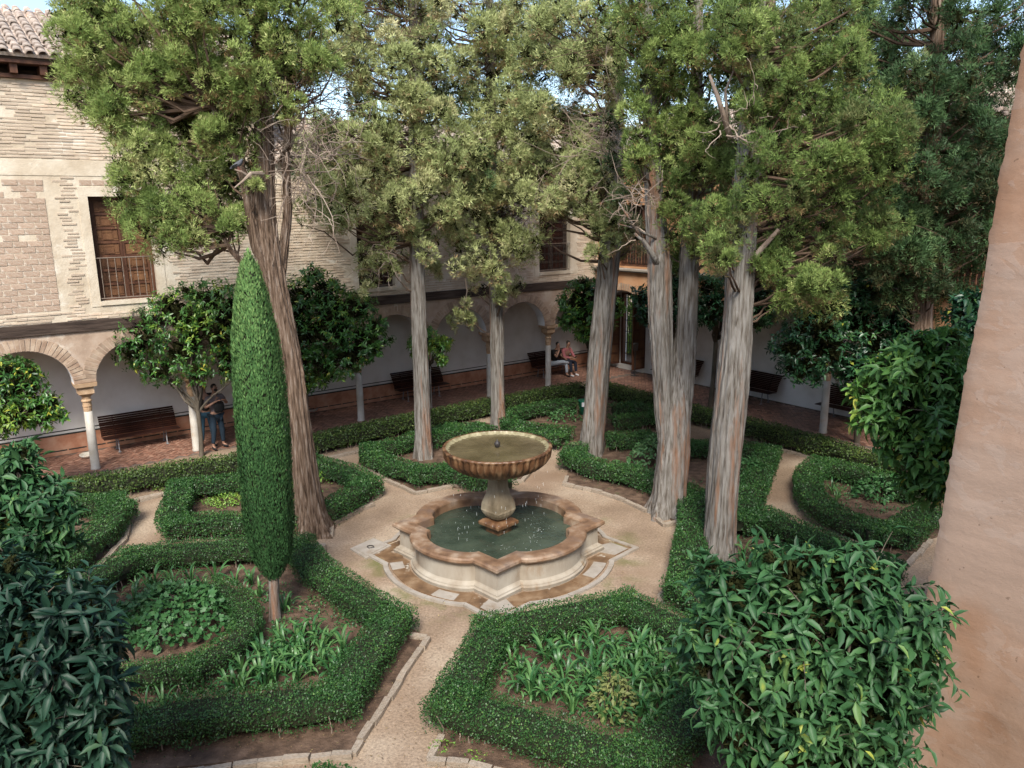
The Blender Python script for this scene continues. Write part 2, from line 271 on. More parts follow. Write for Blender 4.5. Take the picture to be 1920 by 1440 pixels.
def water(name, c, rough, bsc, bst, dist=.02):
    mt, n, l, b = newmat(name); t0 = noise(n, l, 1.6, 4); r = ramp(n, [c[0], c[1]], [.35,.65]); l.new(t0.outputs[0], r.inputs[0]); l.new(r.outputs[0], b.inputs['Base Color'])
    b.inputs['Roughness'].default_value = rough; b.inputs['IOR'].default_value = 1.33; b.inputs['Specular IOR Level'].default_value = .7
    t = noise(n, l, bsc, 3); bp = n.new('ShaderNodeBump'); bp.inputs['Strength'].default_value = bst; bp.inputs['Distance'].default_value = dist
    l.new(t.outputs[0], bp.inputs['Height']); l.new(bp.outputs[0], b.inputs['Normal']); return mt
M['water'] = water('green_pool_water', ((.022,.034,.024,1), (.055,.072,.050,1)), .08, 9, .5)
M['bwater'] = water('brown_bowl_water', ((.055,.042,.02,1), (.12,.095,.05,1)), .06, 30, .12)
mt, n, l, b = newmat('splash_water'); b.inputs['Base Color'].default_value = (.8,.85,.85,1); b.inputs['Roughness'].default_value = .15; M['splash'] = mt

# ------------------------------------------------------------------ ground
g = 70.
obj('ground', [(-g, -25, 0), (g, -25, 0), (g, 110, 0), (-g, 110, 0)], [(0, 1, 2, 3)], M['sand'], kind='structure')['label'] = 'pale sandy earth paths of the courtyard garden'

# ------------------------------------------------------------------ left building with brick upper storey
def herring(name, fn, s0, s1, o0, o1, par=None):
    mb = MB(); Lb, Wb, gp = .25, .125, .008
    V = []; Fq = []; T = []; cnt = 0; c45 = math.sqrt(.5)
    n = int((s1-s0)/Wb*1.6)+60
    def put(x, y, a, b_):
        nonlocal cnt
        pts = [(x+gp, y+gp), (x+a-gp, y+gp), (x+a-gp, y+b_-gp), (x+gp, y+b_-gp)]
        q = [(c45*(p[0]-p[1]), c45*(p[0]+p[1])) for p in pts]
        cx = sum(p[0] for p in q)/4 + s0; cy = sum(p[1] for p in q)/4 + o0
        if not (s0+.1 < cx < s1-.1 and o0+.1 < cy < o1-.1): return
        h = .012 + rng.uniform(-.004, .006)
        for hh in (0.002, h):
            for p in q: V.append(fn(p[0]+s0, hh, p[1]+o0))
        k = cnt*8; Fq.extend([(k+4, k+5, k+6, k+7)] + [(k+i, k+(i+1) % 4, k+4+(i+1) % 4, k+4+i) for i in range(4)]); T.extend([rng.uniform()]*8); cnt += 1
    R = int(max(s1-s0, 4)/Wb)+20
    for t in range(-40, R*2):
        for k in range(-R, R):
            x, y = t + 2*k, t - 2*k
            fx, fy = x*Wb, y*Wb
            ss = c45*(fx-fy); oo = c45*(fx+fy)
            if -.5 < ss < s1-s0+.5 and -.5 < oo < o1-o0+.5:
                put(fx, fy, Lb, Wb); put((x+2)*Wb, (y-1)*Wb, Wb, Lb)
    o = obj(name, V, Fq, M['paver'], par, kind='stuff', tint=T); return o
def sheet(name, pts, mt, par=None, kind='structure'):
    o = obj(name, pts, [tuple(range(len(pts)))], mt, par, kind=kind); return o
sh = sheet('arcade_floor', [A(-10, .006, -1.9), A(LC+2.1, .006, -1.9), A(LC+2.1, .006, .35), A(-10, .006, .35)], M['joint']); sh['label'] = 'brick paved floor under the left arcade'
herring('floor_brick', A, -4, LC+2.0, -1.85, .33, sh)
sh = sheet('gallery_floor', [B(.36, .006, .35), B(16, .006, .35), B(16, .006, -2.1), B(.36, .006, -2.1)], M['joint']); sh['label'] = 'brick paved floor under the right arcade'
herring('floor_brick', B, .4, 12, -2.05, .33, sh)

bl = thing('brick_building', A(0), 'long building of thin buff bricks over a white arcade, left side of the garden', 'building')
SPR, APX, TOPL, TOPA, TOPLOW = 2.24, 3.15, 3.48, 9.12, 7.5
SPLIT = 5.0
def column(fn, s, par, h=SPR, r=.1):
    c = fn(s); cp = obj('column', *_shaft(c, h, r), M['shaft'], par, smooth=True)
    mb = MB(); mb.lathe(c, [(r*.94, h*.672), (r*1.0, h*.70), (r*.97, h*.72), (r*1.08, h*.73), (r*1.0, h*.745), (r*.97, h*.775), (r*1.2, h*.785), (r*1.2, h*.797), (r*.98, h*.81), (r*1.0, h*.84)], 16)
    X = fn(1)-fn(0); Y = np.cross(ZZ, X)
    def sq(w0, z0, w1, z1):
        V = [c+X*a*w0+Y*b_*w0+ZZ*z0 for a, b_ in ((-1,-1),(1,-1),(1,1),(-1,1))]+[c+X*a*w1+Y*b_*w1+ZZ*z1 for a, b_ in ((-1,-1),(1,-1),(1,1),(-1,1))]
        mb.add(V, [(3,2,1,0),(4,5,6,7),(0,1,5,4),(1,2,6,5),(2,3,7,6),(3,0,4,7)])
    sq(.09, h*.84, .165, h*.875); sq(.172, h*.875, .172, h*.93); sq(.16, h*.93, .185, h*.957); sq(.235, h*.957, .25, h*.998)
    mb.obj('capital', M['capital'], cp)
    return cp
def _shaft(c, h, r):
    mb = MB(); mb.lathe(c, [(r*1.15, 0.0), (r*1.15, .05), (r*1.04, .08), (r*1.03, h*.3), (r*.95, h*.672)], 20); return np.concatenate(mb.v), mb.f
def arcade(fn, cols, hw, spr, apx, top, th, par, mt, vmat, nv=30, vlen=.30, proud=.012):
    mb = MB()
    for i, c in enumerate(cols):
        pr_ = (cols[i+1]-c)/2-hw if i+1 < len(cols) else .2; pl_ = (c-cols[i-1])/2-hw if i else .2
        mb.box(fn(c-pl_, spr, -th/2), fn(c+pr_)-fn(c-pl_), ZZ*(top-spr), fn(0, 0, th)-fn(0))
    for c0, c1 in zip(cols, cols[1:]):
        c = (c0+c1)/2; sf = MB(); N = 28; ss = [c-hw*math.cos(math.pi*k/N) for k in range(N+1)]
        zz = [spr+(apx-spr)*math.sin(math.pi*k/N) for k in range(N+1)]
        for k in range(N):
            for o in (th/2, -th/2):
                mb.add([fn(ss[k], zz[k], o), fn(ss[k+1], zz[k+1], o), fn(ss[k+1], top, o), fn(ss[k], top, o)], [(0,1,2,3)])
            sf.add([fn(ss[k], zz[k]-.004, th/2-.01), fn(ss[k+1], zz[k+1]-.004, th/2-.01), fn(ss[k+1], zz[k+1]-.004, -th/2), fn(ss[k], zz[k]-.004, -th/2)], [(0,1,2,3)])
            mb.add([fn(ss[k], zz[k], th/2), fn(ss[k+1], zz[k+1], th/2), fn(ss[k+1], zz[k+1], -th/2), fn(ss[k], zz[k], -th/2)], [(0,1,2,3)])
        sf.obj('arch_soffit', M['soffit'], par); vb = MB()                                     # voussoirs
        for k in range(nv):
            a0 = math.pi*(k+.12)/nv; a1 = math.pi*(k+.88)/nv; ln = vlen*rng.uniform(.86, 1.05)
            ex = (apx-spr)/hw
            q = [(-math.cos(a)*(hw+e), math.sin(a)*(hw*ex+e)) for a, e in ((a0, .012), (a1, .012), (a1, ln), (a0, ln))]
            q = [(x, min(z, top-spr-.012)) for x, z in q]
            pr = proud*rng.uniform(.3, 1.4)
            V = [fn(c+x, spr+z, th/2-.01) for x, z in q]+[fn(c+x, spr+z, th/2+pr) for x, z in q]
            vb.add(V, [(4,5,6,7),(0,1,5,4),(1,2,6,5),(2,3,7,6),(3,0,4,7)], rng.uniform())
        vb.obj('arch_bricks', vmat, par, kind='stuff')
    return mb.obj('spandrel_wall', mt, par)
colsA = [-7.26, -4.84, -2.42, 0, 2.43, 4.83, 7.23, 9.61, 12.0, 14.55, LC]
for s in colsA[1:-1]: column(A, s, bl)
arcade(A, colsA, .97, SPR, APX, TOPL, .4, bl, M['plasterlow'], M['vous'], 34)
wins = [(.56, 1.87, 4.17, 6.62), (7.31, 8.5, 4.0, 6.1), (14.0, 15.38, 4.1, 6.1)]
mb = MB(); TW = .45
def abox(s0, s1, z0, z1, o0=-.25, o1=.2, m_=None): (m_ or mb).box(A(s0, z0, o0), A(s1)-A(s0), A(0, 0, o1)-A(0, 0, o0), ZZ*(z1-z0))
edges = [-10, .56, 1.87, SPLIT, 7.31, 8.5, 14.0, 15.38, LC+.2]
for a_, b_ in zip(edges, edges[1:]):
    top = TOPA if b_ <= SPLIT else TOPLOW
    wn = [w_ for w_ in wins if abs(w_[0]-a_) < .01 and abs(w_[1]-b_) < .01]
    if wn: abox(a_, b_, 3.752, wn[0][2]); abox(a_, b_, wn[0][3], top)
    else: abox(a_, b_, 3.752, top)
mb.obj('wall', M['plaster'], bl)
m2 = MB(); abox(-10, -9.9, 3.7, 9, -8, -.26, m2); abox(SPLIT-.1, SPLIT, TOPLOW, TOPA, -8, -.26, m2); abox(-10, LC+.2, 3.75, TOPLOW-.05, -8.1, -8, m2); m2.obj('rear_wall', M['plaster'], bl)
# beam in lengths
for a_, b_ in ((-10, -3.3), (-3.296, 3.1), (3.104, 6.9), (6.904, 10.8), (10.804, LC-.1)):
    m2 = MB(); abox(a_, b_, 3.484, 3.748, -.3, .25, m2); bevel(m2.obj('beam', M['beam'], bl), .012)
# interior wall, dado, ceiling
m2 = MB(); abox(-10, LC+2.5, 0, 3.45, -2.3, -1.9, m2); m2.obj('arcade_rear_wall', M['white'], bl)
m2 = MB(); abox(-10, LC+2.08, 0, .53, -1.9, -1.875, m2); m2.obj('dado', M['dado'], bl)
m2 = MB(); abox(-10, LC+2.08, .535, .57, -1.9, -1.868, m2); abox(-10, LC+2.08, .635, .66, -1.9, -1.89, m2)
x = -10
while x < LC+2: abox(x, min(x+.42, LC+2.05), .11, .14, -1.875, -1.868, m2); x += .46
m2.obj('dado_inlay', M['dark'], bl)
m2 = MB(); abox(-10, LC+2.5, 3.452, 3.478, -8, -.2, m2); m2.obj('ceiling', M['beam'], bl)
# bricks: thin courses and the pink block panel
def brick_mesh(lx, lz, d=.02):
    e = .004
    V = [(-lx/2,0,-lz/2),(lx/2,0,-lz/2),(lx/2,0,lz/2),(-lx/2,0,lz/2),(-lx/2+e,-d,-lz/2+e),(lx/2-e,-d,-lz/2+e),(lx/2-e,-d,lz/2-e),(-lx/2+e,-d,lz/2-e)]
    return V, [(4,5,6,7),(0,1,5,4),(1,2,6,5),(2,3,7,6),(3,0,4,7)]
thinb = []; r_ = random.Random(3); z = 3.80; row = 0
def inplaster(s, z):
    if 7.06 < z < 7.43: return True
    if z < 7.06 and s < -.14: return z > 4.02 or False
    if 3.9 < z < 7.06 and .36+.05*math.sin(z*5) < s < 2.12+.06*math.sin(z*4+1): return True
    for w_ in wins[1:]:
        if w_[0]-.22 < s < w_[1]+.22 and w_[2]-.12 < z < w_[3]+.25: return True
    return False
while z < TOPA-.02:
    s = -3.2+r_.uniform(0, .25)
    while s < LC:
        ln = r_.uniform(.2, .32)
        c = s+ln/2
        if not (c > SPLIT and z > TOPLOW-.06) and not inplaster(c, z) and not inplaster(s, z) and not inplaster(s+ln, z) and r_.random() > .025 and snoise(np.array([c*.5, z*.8]), 1., 5) < .72:
            thinb.append((c, z+r_.uniform(-.006, .006), ln-.012, r_.uniform(.034, .046), r_.uniform(.006, .022)))
        s += ln
    z += .0735; row += 1
thinb.sort(key=lambda t: np.linalg.norm(A(t[0], t[1])-O) if t[0] > -1.6 else 99)
bmesh0 = mesh_of('brick', *brick_mesh(1, 1, 1)); bmesh0.materials.append(M['brick'])
rotA = math.atan2(uA[1], uA[0])
def place_brick(me, s, z, lx, lz, d, par, fn=A, name='brick', rz=rotA):
    o = D.objects.new(name, me); COL.objects.link(o); o.parent = par
    p = fn(s, z, .199)-BASE[par.name]; o.location = tuple(p); o.rotation_euler = (0, 0, rz); o.scale = (lx, d, lz)
    return o
for t in thinb[:170]: place_brick(bmesh0, t[0], t[1], t[2], t[3], t[4], bl)
m2 = MB(); bv, bf = brick_mesh(1, 1, 1)
for c, z, lx, lz, d in thinb[170:]:
    V = [A(c+v[0]*lx, z+v[2]*lz, .199-v[1]*d) for v in bv]; m2.add(V, bf, r_.random())
m2.obj('brick_courses', M['brick'], bl, kind='stuff')
kb = mesh_of('brick_block', *brick_mesh(1, 1, 1)); kb.materials.append(M['block'])
z = 4.02; row = 0; nblk = 0
while z < 6.95:
    s = -.30 - (row % 2)*.0
    first = True
    while s > -1.75:
        ln = (.16 if (row % 2 and first) else r_.uniform(.28, .34)); first = False
        if snoise(np.array([s, z]), .8, 9) < .5 or z < 5.2:
            o = place_brick(kb, s-ln/2, z+.07, ln-.016, .118, r_.uniform(.006, .018), bl)
            nblk += 1
        s -= ln
    z += .135; row += 1
for k in range(6): place_brick(kb, .55+k*.27, 6.93, .25, .12, .01, bl)      # course over the window
# plaster band, panels in relief
m2 = MB(); abox(-10, SPLIT, 7.08, 7.42, .2, .212, m2); m2.obj('plaster_band', M['plaster'], bl)
for w_ in wins:
    s0, s1, z0, z1 = w_; m2 = MB()
    abox(s0-.2, s0, z0-.12, z1+.22, .2, .214, m2); abox(s1, s1+.2, z0-.12, z1+.22, .2, .214, m2); abox(s0, s1, z1, z1+.22, .2, .214, m2); abox(s0, s1, z0-.1, z0, .2, .24, m2); m2.obj('window_surround', M['plaster'], bl)
# shutters
def shutter(fn, s0, s1, z0, z1, par, railh=1.0, nb=8, panels=True, leaves=2):
    WD, PN = (M['wood'], M['panel']) if s0 < 5 else (M['beam'], M['bench'])  # far shutters take darker woods, their shade put into the colour
    wd = s1-s0; rows = 7
    fr = MB()
    def fb(a, b_, c, d_, o0, o1, m_): m_.box(fn(a, c, o0), fn(b_)-fn(a), fn(0, 0, o1)-fn(0, 0, o0), ZZ*(d_-c))
    fb(s0, s1, z0, z1, -.1, -.06, fr); win = fr.obj('window', WD, par)
    f2 = MB(); e = .07
    fb(s0+.003, s0+e, z0+.003, z1-.003, -.058, .02, f2); fb(s1-e, s1-.003, z0+.003, z1-.003, -.058, .02, f2); fb(s0+e, s1-e, z1-e, z1-.003, -.058, .02, f2); fb(s0+e, s1-e, z0+.003, z0+.05, -.058, .02, f2)
    f2.obj('frame', WD, win)
    lw = (wd-2*e)/leaves
    for L_ in range(leaves):
        a = s0+e+L_*lw; st = .055; rh = (z1-z0-e-.05)/rows; f3 = MB()
        fb(a+.003, a+st, z0+.052, z1-e-.003, -.056, -.02, f3); fb(a+lw-st, a+lw-.003, z0+.052, z1-e-.003, -.056, -.02, f3)
        for k in range(rows+1):
            zc = z0+.05+k*rh; fb(a+st, a+lw-st, max(zc-.03, z0+.053), min(zc+.03, z1-e-.004), -.056, -.022, f3)
        f3.obj('shutter_stile', WD, win)
        if panels:
            for k in range(rows):
                pb = MB(); c0, c1 = a+st+.012, a+lw-st-.012; q0, q1 = z0+.05+k*rh+.042, z0+.05+(k+1)*rh-.042
                fb(c0, c1, q0, q1, -.058, -.046, pb); hw_ = (c1-c0)*.26; fb(c0+hw_, c1-hw_, q0+.02, q0+(q1-q0)*.62, -.046, -.033, pb)
                fb(c0+.01, c0+hw_-.02, q0+.05, q1-.02, -.046, -.036, pb); fb(c1-hw_+.02, c1-.01, q0+.05, q1-.02, -.046, -.036, pb)
                fb(c0+hw_, c1-hw_, q1-(q1-q0)*.26, q1-.015, -.046, -.036, pb); pb.obj('panel', PN, win)
    rl = MB(); zr = z0+railh
    for zz_ in (z0+.06, zr): rl.tube([fn(s0-.03, zz_, .17), fn(s1+.03, zz_, .17)], .013, 6)
    rl.obj('railing', M['rust'], win)
    for k in range(nb):
        s = s0+.1+(wd-.2)*k/(nb-1); bb = MB(); bb.tube([fn(s, z0+.06, .17), fn(s, z0+.06+railh*.5-.04, .17), fn(s, z0+.06+railh*.5, .17), fn(s, z0+.1+railh*.5, .17), fn(s, zr, .17)], [.009, .009, .017, .009, .009], 6)
        bb.obj('railing_bar', M['rust'] if s0 < 5 else M['iron'], win)
for i, w_ in enumerate(wins): shutter(A, *w_, bl, railh=1.02 if i == 0 else .95)
# eaves + tiled roof
def tile_roof(fn, s0, s1, zE, oE, slope, rows, par, near=None, pitch=.235, expo=.33):
    up = np.array([0, 0, 1.])*math.sin(slope) + (fn(0, 0, -1)-fn(0))*math.cos(slope); nn = np.cross(fn(1)-fn(0), up); nn = nn*np.sign(nn[2])
    E0 = fn(s0, zE, oE); S = (fn(1)-fn(0))
    sb = MB(); sb.box(E0-nn*.09, S*(s1-s0), up*rows*expo, nn*.07); sb.obj('roof', M['tile'], par)
    K = 7; V = []; 
    def arc(r, t, z_):
        return [(r*math.cos(math.pi*k/(K-1)), t, z_+r*.8*math.sin(math.pi*k/(K-1))) for k in range(K)]
    tv = np.array(arc(.098, 0, .0)+arc(.078, .42, -.0)+arc(.082, 0, .0)); tf = [(k, k+1, K+k+1, K+k) for k in range(K-1)]+[(2*K+k, 2*K+k+1, k+1, k) for k in range(K-1)]
    me = mesh_of('roof_tile', tv, tf); me.materials.append(M['tile']); me.shade_smooth()
    R = Matrix((tuple(S), tuple(up), tuple(nn))).transposed().to_euler()
    rb = MB(); Rm = np.array([S, up, nn]).T; cnt = 0; lst = []
    ns = int((s1-s0)/pitch)
    for i in range(ns):
        for j in range(rows):
            p = E0 + S*((i+.5)*pitch+rng.normal()*.006) + up*(j*expo - .05+rng.normal()*.012) + nn*(.0+.012*(j % 2)+rng.normal()*.005); lst.append(p)
    if near is not None: lst.sort(key=lambda p: np.linalg.norm(p-near))
    for k, p in enumerate(lst):
        if near is not None and k < 110:
            o = D.objects.new('roof_tile', me); COL.objects.link(o); o.parent = par; o.location = tuple(p-BASE[par.name]); o.rotation_euler = R; o.rotation_euler.rotate_axis('Z', rng.normal()*.03)
        else: rb.add(p+tv@Rm.T, tf, rng.uniform())
    rb.obj('roof_tiles', M['tile'], par, smooth=True, kind='stuff')
tile_roof(A, -6, SPLIT+.3, 9.60, .62, math.radians(24), 12, bl, near=A(-.8, 10.3, -.3))
tile_roof(A, SPLIT+.02, LC+.6, 7.62, .55, math.radians(22), 11, bl)
m2 = MB(); abox(-8, SPLIT, 9.12, 9.20, .12, .30, m2); abox(-8, SPLIT, 9.40, 9.47, .12, .52, m2); abox(SPLIT, LC, 7.5, 7.56, .1, .45, m2)
s = -4.
while s < SPLIT-.2: abox(s, s+.14, 9.203, 9.397, -.2, .44, m2); s += .56
m2.obj('eaves_timber', M['wood'], bl)
m2 = MB(); abox(-8, SPLIT, 9.473, 9.575, .40, .53, m2); abox(-8, SPLIT, 9.473, 9.9, -.2, .0, m2); m2.obj('fascia', M['beam'], bl); m2 = MB(); abox(SPLIT+.02, LC, 7.563, 7.66, .3, .44, m2); abox(SPLIT+.02, LC, 7.5, 7.9, -.2, .0, m2); m2.obj('fascia', M['beam'], bl)
m2 = MB(); abox(-8, SPLIT, 9.2, 9.56, -.2, -.1, m2); m2.obj('eaves_board', M['beam'], bl)

# ------------------------------------------------------------------ right building
br = thing('ochre_building', B(3), 'ochre orange plastered building over a white arcade with a barred garden gate', 'building')
colsB = [0, 3.16, 6.28, 9.40, 12.52, 15.64, 18.8]
for s in colsB[:-1]: column(B, s, br)
arcade(B, colsB, 1.27, SPR, 3.42, 3.78, .4, br, M['orange'], M['vous'], 40, .26, .006)
mb = MB()
def bbox(s0, s1, z0, z1, o0, o1, m_=None): (m_ or mb).box(B(s0, z0, o0), B(s1)-B(s0), B(0, 0, o1)-B(0, 0, o0), ZZ*(z1-z0))
winB = [(1.3, 3.3, 4.25, 6.3), (6.2, 8.2, 4.25, 6.3), (11.8, 14.2, 4.25, 6.3)]
ed = [.0, 1.3, 3.3, 6.2, 8.2, 11.8, 14.2, 18.8]
bbox(0, 18.8, 3.783, 4.06, -.2, .2)
for a_, b_ in zip(ed, ed[1:]):
    if any(abs(w_[0]-a_) < .01 for w_ in winB): bbox(a_, b_, 4.19, 4.25, -.25, .12); bbox(a_, b_, 6.3, 7.9, -.25, .12)
    else: bbox(a_, b_, 4.19, 7.9, -.25, .12)
mb.obj('wall', M['orange'], br)
m2 = MB(); bbox(0.2, 18.8, 4.062, 4.10, -.2, .30, m2); bbox(.2, 18.8, 4.102, 4.185, -.2, .34, m2); bevel(m2.obj('ledge', M['drypave'], br), .015)
for w_ in winB:
    m2 = MB(); bbox(w_[0], w_[1], w_[2], w_[3], -.3, -.24, m2); wo = m2.obj('window', M['beam'], br)
    m2 = MB(); bbox(w_[0]+.01, w_[1]-.01, w_[2]+.85, w_[2]+.92, .0, .08, m2); bbox(w_[0]+.01, w_[1]-.01, w_[2]+.02, w_[2]+.07, .0, .08, m2); m2.obj('rail', M['wood'], wo)
    n_ = int((w_[1]-w_[0])/.13)
    for k in range(n_):
        s = w_[0]+.07+k*(w_[1]-w_[0]-.14)/(n_-1); m2 = MB(); m2.lathe(B(s, w_[2]+.07, .04), [(.02,0),(.03,.1),(.014,.2),(.032,.36),(.014,.5),(.03,.62),(.02,.78)], 8); m2.obj('baluster', M['wood'], wo, smooth=True)
    m2 = MB(); bbox(w_[0], w_[0]+.08, w_[2], w_[3], -.2, .06, m2); bbox(w_[1]-.08, w_[1], w_[2], w_[3], -.2, .06, m2); bbox((w_[0]+w_[1])/2-.04, (w_[0]+w_[1])/2+.04, w_[2]+.93, w_[3], -.2, .0, m2); m2.obj('frame', M['wood'], wo)
m2 = MB(); bbox(-1.9, -.82, 0, 3.45, -2.45, -2.1, m2); bbox(.52, 18.8, 0, 3.45, -2.45, -2.1, m2); bbox(-.82, .52, 3.02, 3.45, -2.45, -2.1, m2); bbox(-.82, .52, 0, .18, -2.45, -2.02, m2); m2.obj('arcade_rear_wall', M['white'], br)
m2 = MB(); bbox(-1.9, 18.8, 3.452, 3.478, -2.5, -.2, m2); m2.obj('ceiling', M['beam'], br)
m2 = MB(); bbox(-1.9, 18.8, 3.5, 7.9, -8, -7.9, m2); bbox(18.7, 18.8, 0, 7.9, -7.9, -.3, m2); m2.obj('rear_wall', M['orange'], br)
tile_roof(B, -.3, 19, 8.0, .5, math.radians(22), 12, br)
m2 = MB(); bbox(0, 18.8, 7.903, 8.03, -.2, .40, m2); m2.obj('fascia', M['beam'], br)
# gate
gt = thing('garden_gate', B(-.15, .18, -2.2), 'tall gate of dark vertical bars in a brown wood frame, sunlit garden behind it', 'gate')
m2 = MB(); bbox(-.82, -.72, .185, 3.0, -2.3, -2.14, m2); bbox(.42, .515, .185, 3.0, -2.3, -2.14, m2); bbox(-.715, .415, 2.93, 3.0, -2.3, -2.14, m2); bbox(-.715, .415, .185, .27, -2.3, -2.14, m2); m2.obj('frame', M['wood'], gt)
for k in range(10):
    s = -.64+k*.112; m2 = MB(); m2.tube([B(s, .27, -2.2), B(s, 2.93, -2.2)], .014, 6); m2.obj('bar', M['iron'], gt)
for k in range(6):
    z = .6+k*.44; m2 = MB(); m2.tube([B(-.715, z, -2.2), B(.415, z, -2.2)], .012, 6); m2.obj('crossbar', M['iron'], gt)
def leafdoor(s, rzs, nm):
    m2 = MB(); h0, h1 = .19, 2.9; a = B(s, h0, -2.08); d = nrm(B(s+rzs, 0, -1.2)-B(s, 0, -2.08)); w_ = .66; t = np.cross(ZZ, d)*.05
    m2.box(a, d*w_, t, ZZ*(h1-h0)); o = m2.obj('door_leaf', M['wood'], gt)
    for k in range(7):
        m3 = MB(); m3.box(a+d*.08+t*1.02+ZZ*(.08+k*.37), d*(w_-.16), t*.3, ZZ*.28); m3.box(a+d*.08-t*.32+ZZ*(.08+k*.37), d*(w_-.16), t*.3, ZZ*.28); m3.obj('panel', M['panel'], o)
leafdoor(-.86, -.35, 'l'); leafdoor(.56-.06, .0, 'r')
# greenery outside the gate is built with the other plants below
st = thing('rope_stand', P(1190, 705), 'dark metal post standing by the open gate', 'post')
m2 = MB(); c = P(1190, 705); m2.lathe(c, [(.17, 0), (.17, .015), (.03, .03), (.024, .05), (.024, 1.0), (.035, 1.02), (.02, 1.06)], 14); m2.obj('pole', M['iron'], st, smooth=True)
m2 = MB(); m2.box(c+np.array([-.1, -.03, .98]), (.2, 0, 0), (0, .02, .06), (0, -.09, .26)); m2.obj('sign_plate', M['iron'], st)

# ------------------------------------------------------------------ near wall on the right
def near_wall():
    E_ = PY(1806, 720, 7.0); wb = np.array([E_[0], E_[1], 0]); dv = np.array([.62, -.785, 0]); dn = np.array([-dv[1], dv[0], 0])*1.   # into the wall
    rngw = np.random.default_rng(5); nz, ns = 170, 60; z = np.linspace(-.1, 9.2, nz); s = np.linspace(0, 1, ns)**1.6*7.2
    lean = .055*(z-E_[2])
    Zg, Sg = np.meshgrid(z, s, indexing='ij')
    ex = .012*snoise(np.stack([z*.9, z*0+3], -1), 1., 3, 5)+.005*snoise(np.stack([z*9, z*0+1], -1), 1., 4, 3)-.02*(snoise(np.stack([z*2.3, z*0+7], -1), 1., 14, 3) > .5)
    Sg = Sg + (ex*1.)[:, None]*np.exp(-Sg*6)
    rel = .007*snoise(np.stack([Sg*.35, Zg*.5], -1), 1., 8, 4) + .03*np.exp(-Sg*14)
    pt = wb + dv*Sg[..., None] + np.array([1, 0, 0])*(lean[:, None, None]) + ZZ*Zg[..., None] + dn*rel[..., None]
    V = pt.reshape(-1, 3); idx = np.arange(nz*ns).reshape(nz, ns)
    F1 = np.stack([idx[:-1, :-1], idx[:-1, 1:], idx[1:, 1:], idx[1:, :-1]], -1).reshape(-1, 4)
    # return face at the broken edge, 0.6 m deep
    dd = np.array([0, .02, .08, .3, .6]); e = pt[:, 0]; R_ = np.stack([e + dn*q + dv*(.03*min(1, q*20)+.015*snoise(np.stack([z*3, z*0+q*9], -1), 1., 12, 3))[:, None] for q in dd[1:]], 1)
    R_ = np.concatenate([e[:, None], R_], 1); V2 = R_.reshape(-1, 3); i2 = np.arange(nz*5).reshape(nz, 5)+len(V)
    F2 = np.stack([i2[:-1, 1:], i2[:-1, :-1], i2[1:, :-1], i2[1:, 1:]], -1).reshape(-1, 4)
    k = len(V)+len(V2); back = [R_[0, -1], R_[0, -1]+dv*7, R_[-1, -1]+dv*7, R_[-1, -1]]
    V3 = np.array(back); F3 = np.array([[k+1, k, k+3, k+2]])
    nb = thing('near_building', wb, 'close pinkish buff building wall with peeling plaster and a rough broken edge, right side', 'building')
    obj('plaster_wall', np.concatenate([V, V2, V3]), np.concatenate([F1, F2, F3]), M['nearwall'], nb)
    mb = MB(); e2 = wb+dv*7.2; mb.box((e2[0], e2[1]-.1, 0), (14, 0, 0), (0, -1, 0), (0, 0, 7.5)); mb.box((-26, -4.2, 0), (26+e2[0]-.02, 0, 0), (0, -1, 0), (0, 0, 7.5)); mb.box((e2[0]-.0, -4.2, 0), (.3, 0, 0), (0, e2[1]+4.05, 0), (0, 0, 7.5)); mb.obj('unseen_shade_block', M['orange'], nb, kind='stuff')  # unseen mass behind the viewer, added and sized for its shade
near_wall()

# ------------------------------------------------------------------ benches
def bench_proto():
    root = thing('bench', (0, 0, 0), 'x', 'bench', 'slatted benches under the arcades')
    prof = []   # side profile (y to the front, z), seat then back
    for k in range(8): prof.append((.30-.052*k, .40+.012*math.sin(k*.4)-.01*k*.3, 0.0))
    for k in range(10):
        a = math.radians(78-k*1.5); prof.append((-.09-.055*k*math.cos(a)*1.2, .40+.05*(k+.7), a))
    me = None
    for y, z, a in prof:
        m_ = MB(); c, s_ = math.cos(a), math.sin(a)
        m_.box((-.95, y-.024*c, z-.024*s_), (1.9, 0, 0), (0, .048*c, .048*s_), (0, -.018*s_, .018*c)); m_.obj('slat', M['bench'], root, world=False)
    for x in (-.6, .6):
        m_ = MB(); m_.tube([(x, .2, 0.0), (x, .16, .37), (x, -.12, .37), (x, -.36, .86)], .016, 6); m_.tube([(x, -.18, 0.0), (x, -.1, .385)], .018, 6); m_.box((x-.03, .14, 0), (.06, 0, 0), (0, .12, 0), (0, 0, .012)); m_.box((x-.03, -.24, 0), (.06, 0, 0), (0, .12, 0), (0, 0, .012)); m_.obj('leg', M['steel'], root, world=False)
    return root
bp_ = bench_proto()
def copy_tree(o, par=None):
    c = o.copy(); COL.objects.link(c); c.parent = par
    for ch in o.children: copy_tree(ch, c)
    return c
rA = math.atan2(uA[1], uA[0]); used = []
def put_bench(loc, rz, label):
    o = bp_ if not used else copy_tree(bp_); used.append(o); o.location = tuple(loc); o.rotation_euler = (0, 0, rz); o['label'] = label; return o
SF = .02
def onA(px, py, o): p = P(px, py); s = (p-PA)@uA; return A(s, SF, o)
def onB(px, py, o): p = P(px, py); s = (p-PC)@vA; return B(s, SF, o)
put_bench(onA(268, 838, -1.35), rA+math.pi, 'dark slatted bench against the white wall between the first two arcade columns in view')
put_bench(onA(785, 745, -1.35), rA+math.pi, 'dark slatted bench behind the pale straight cypress trunk left of the fountain bowl')
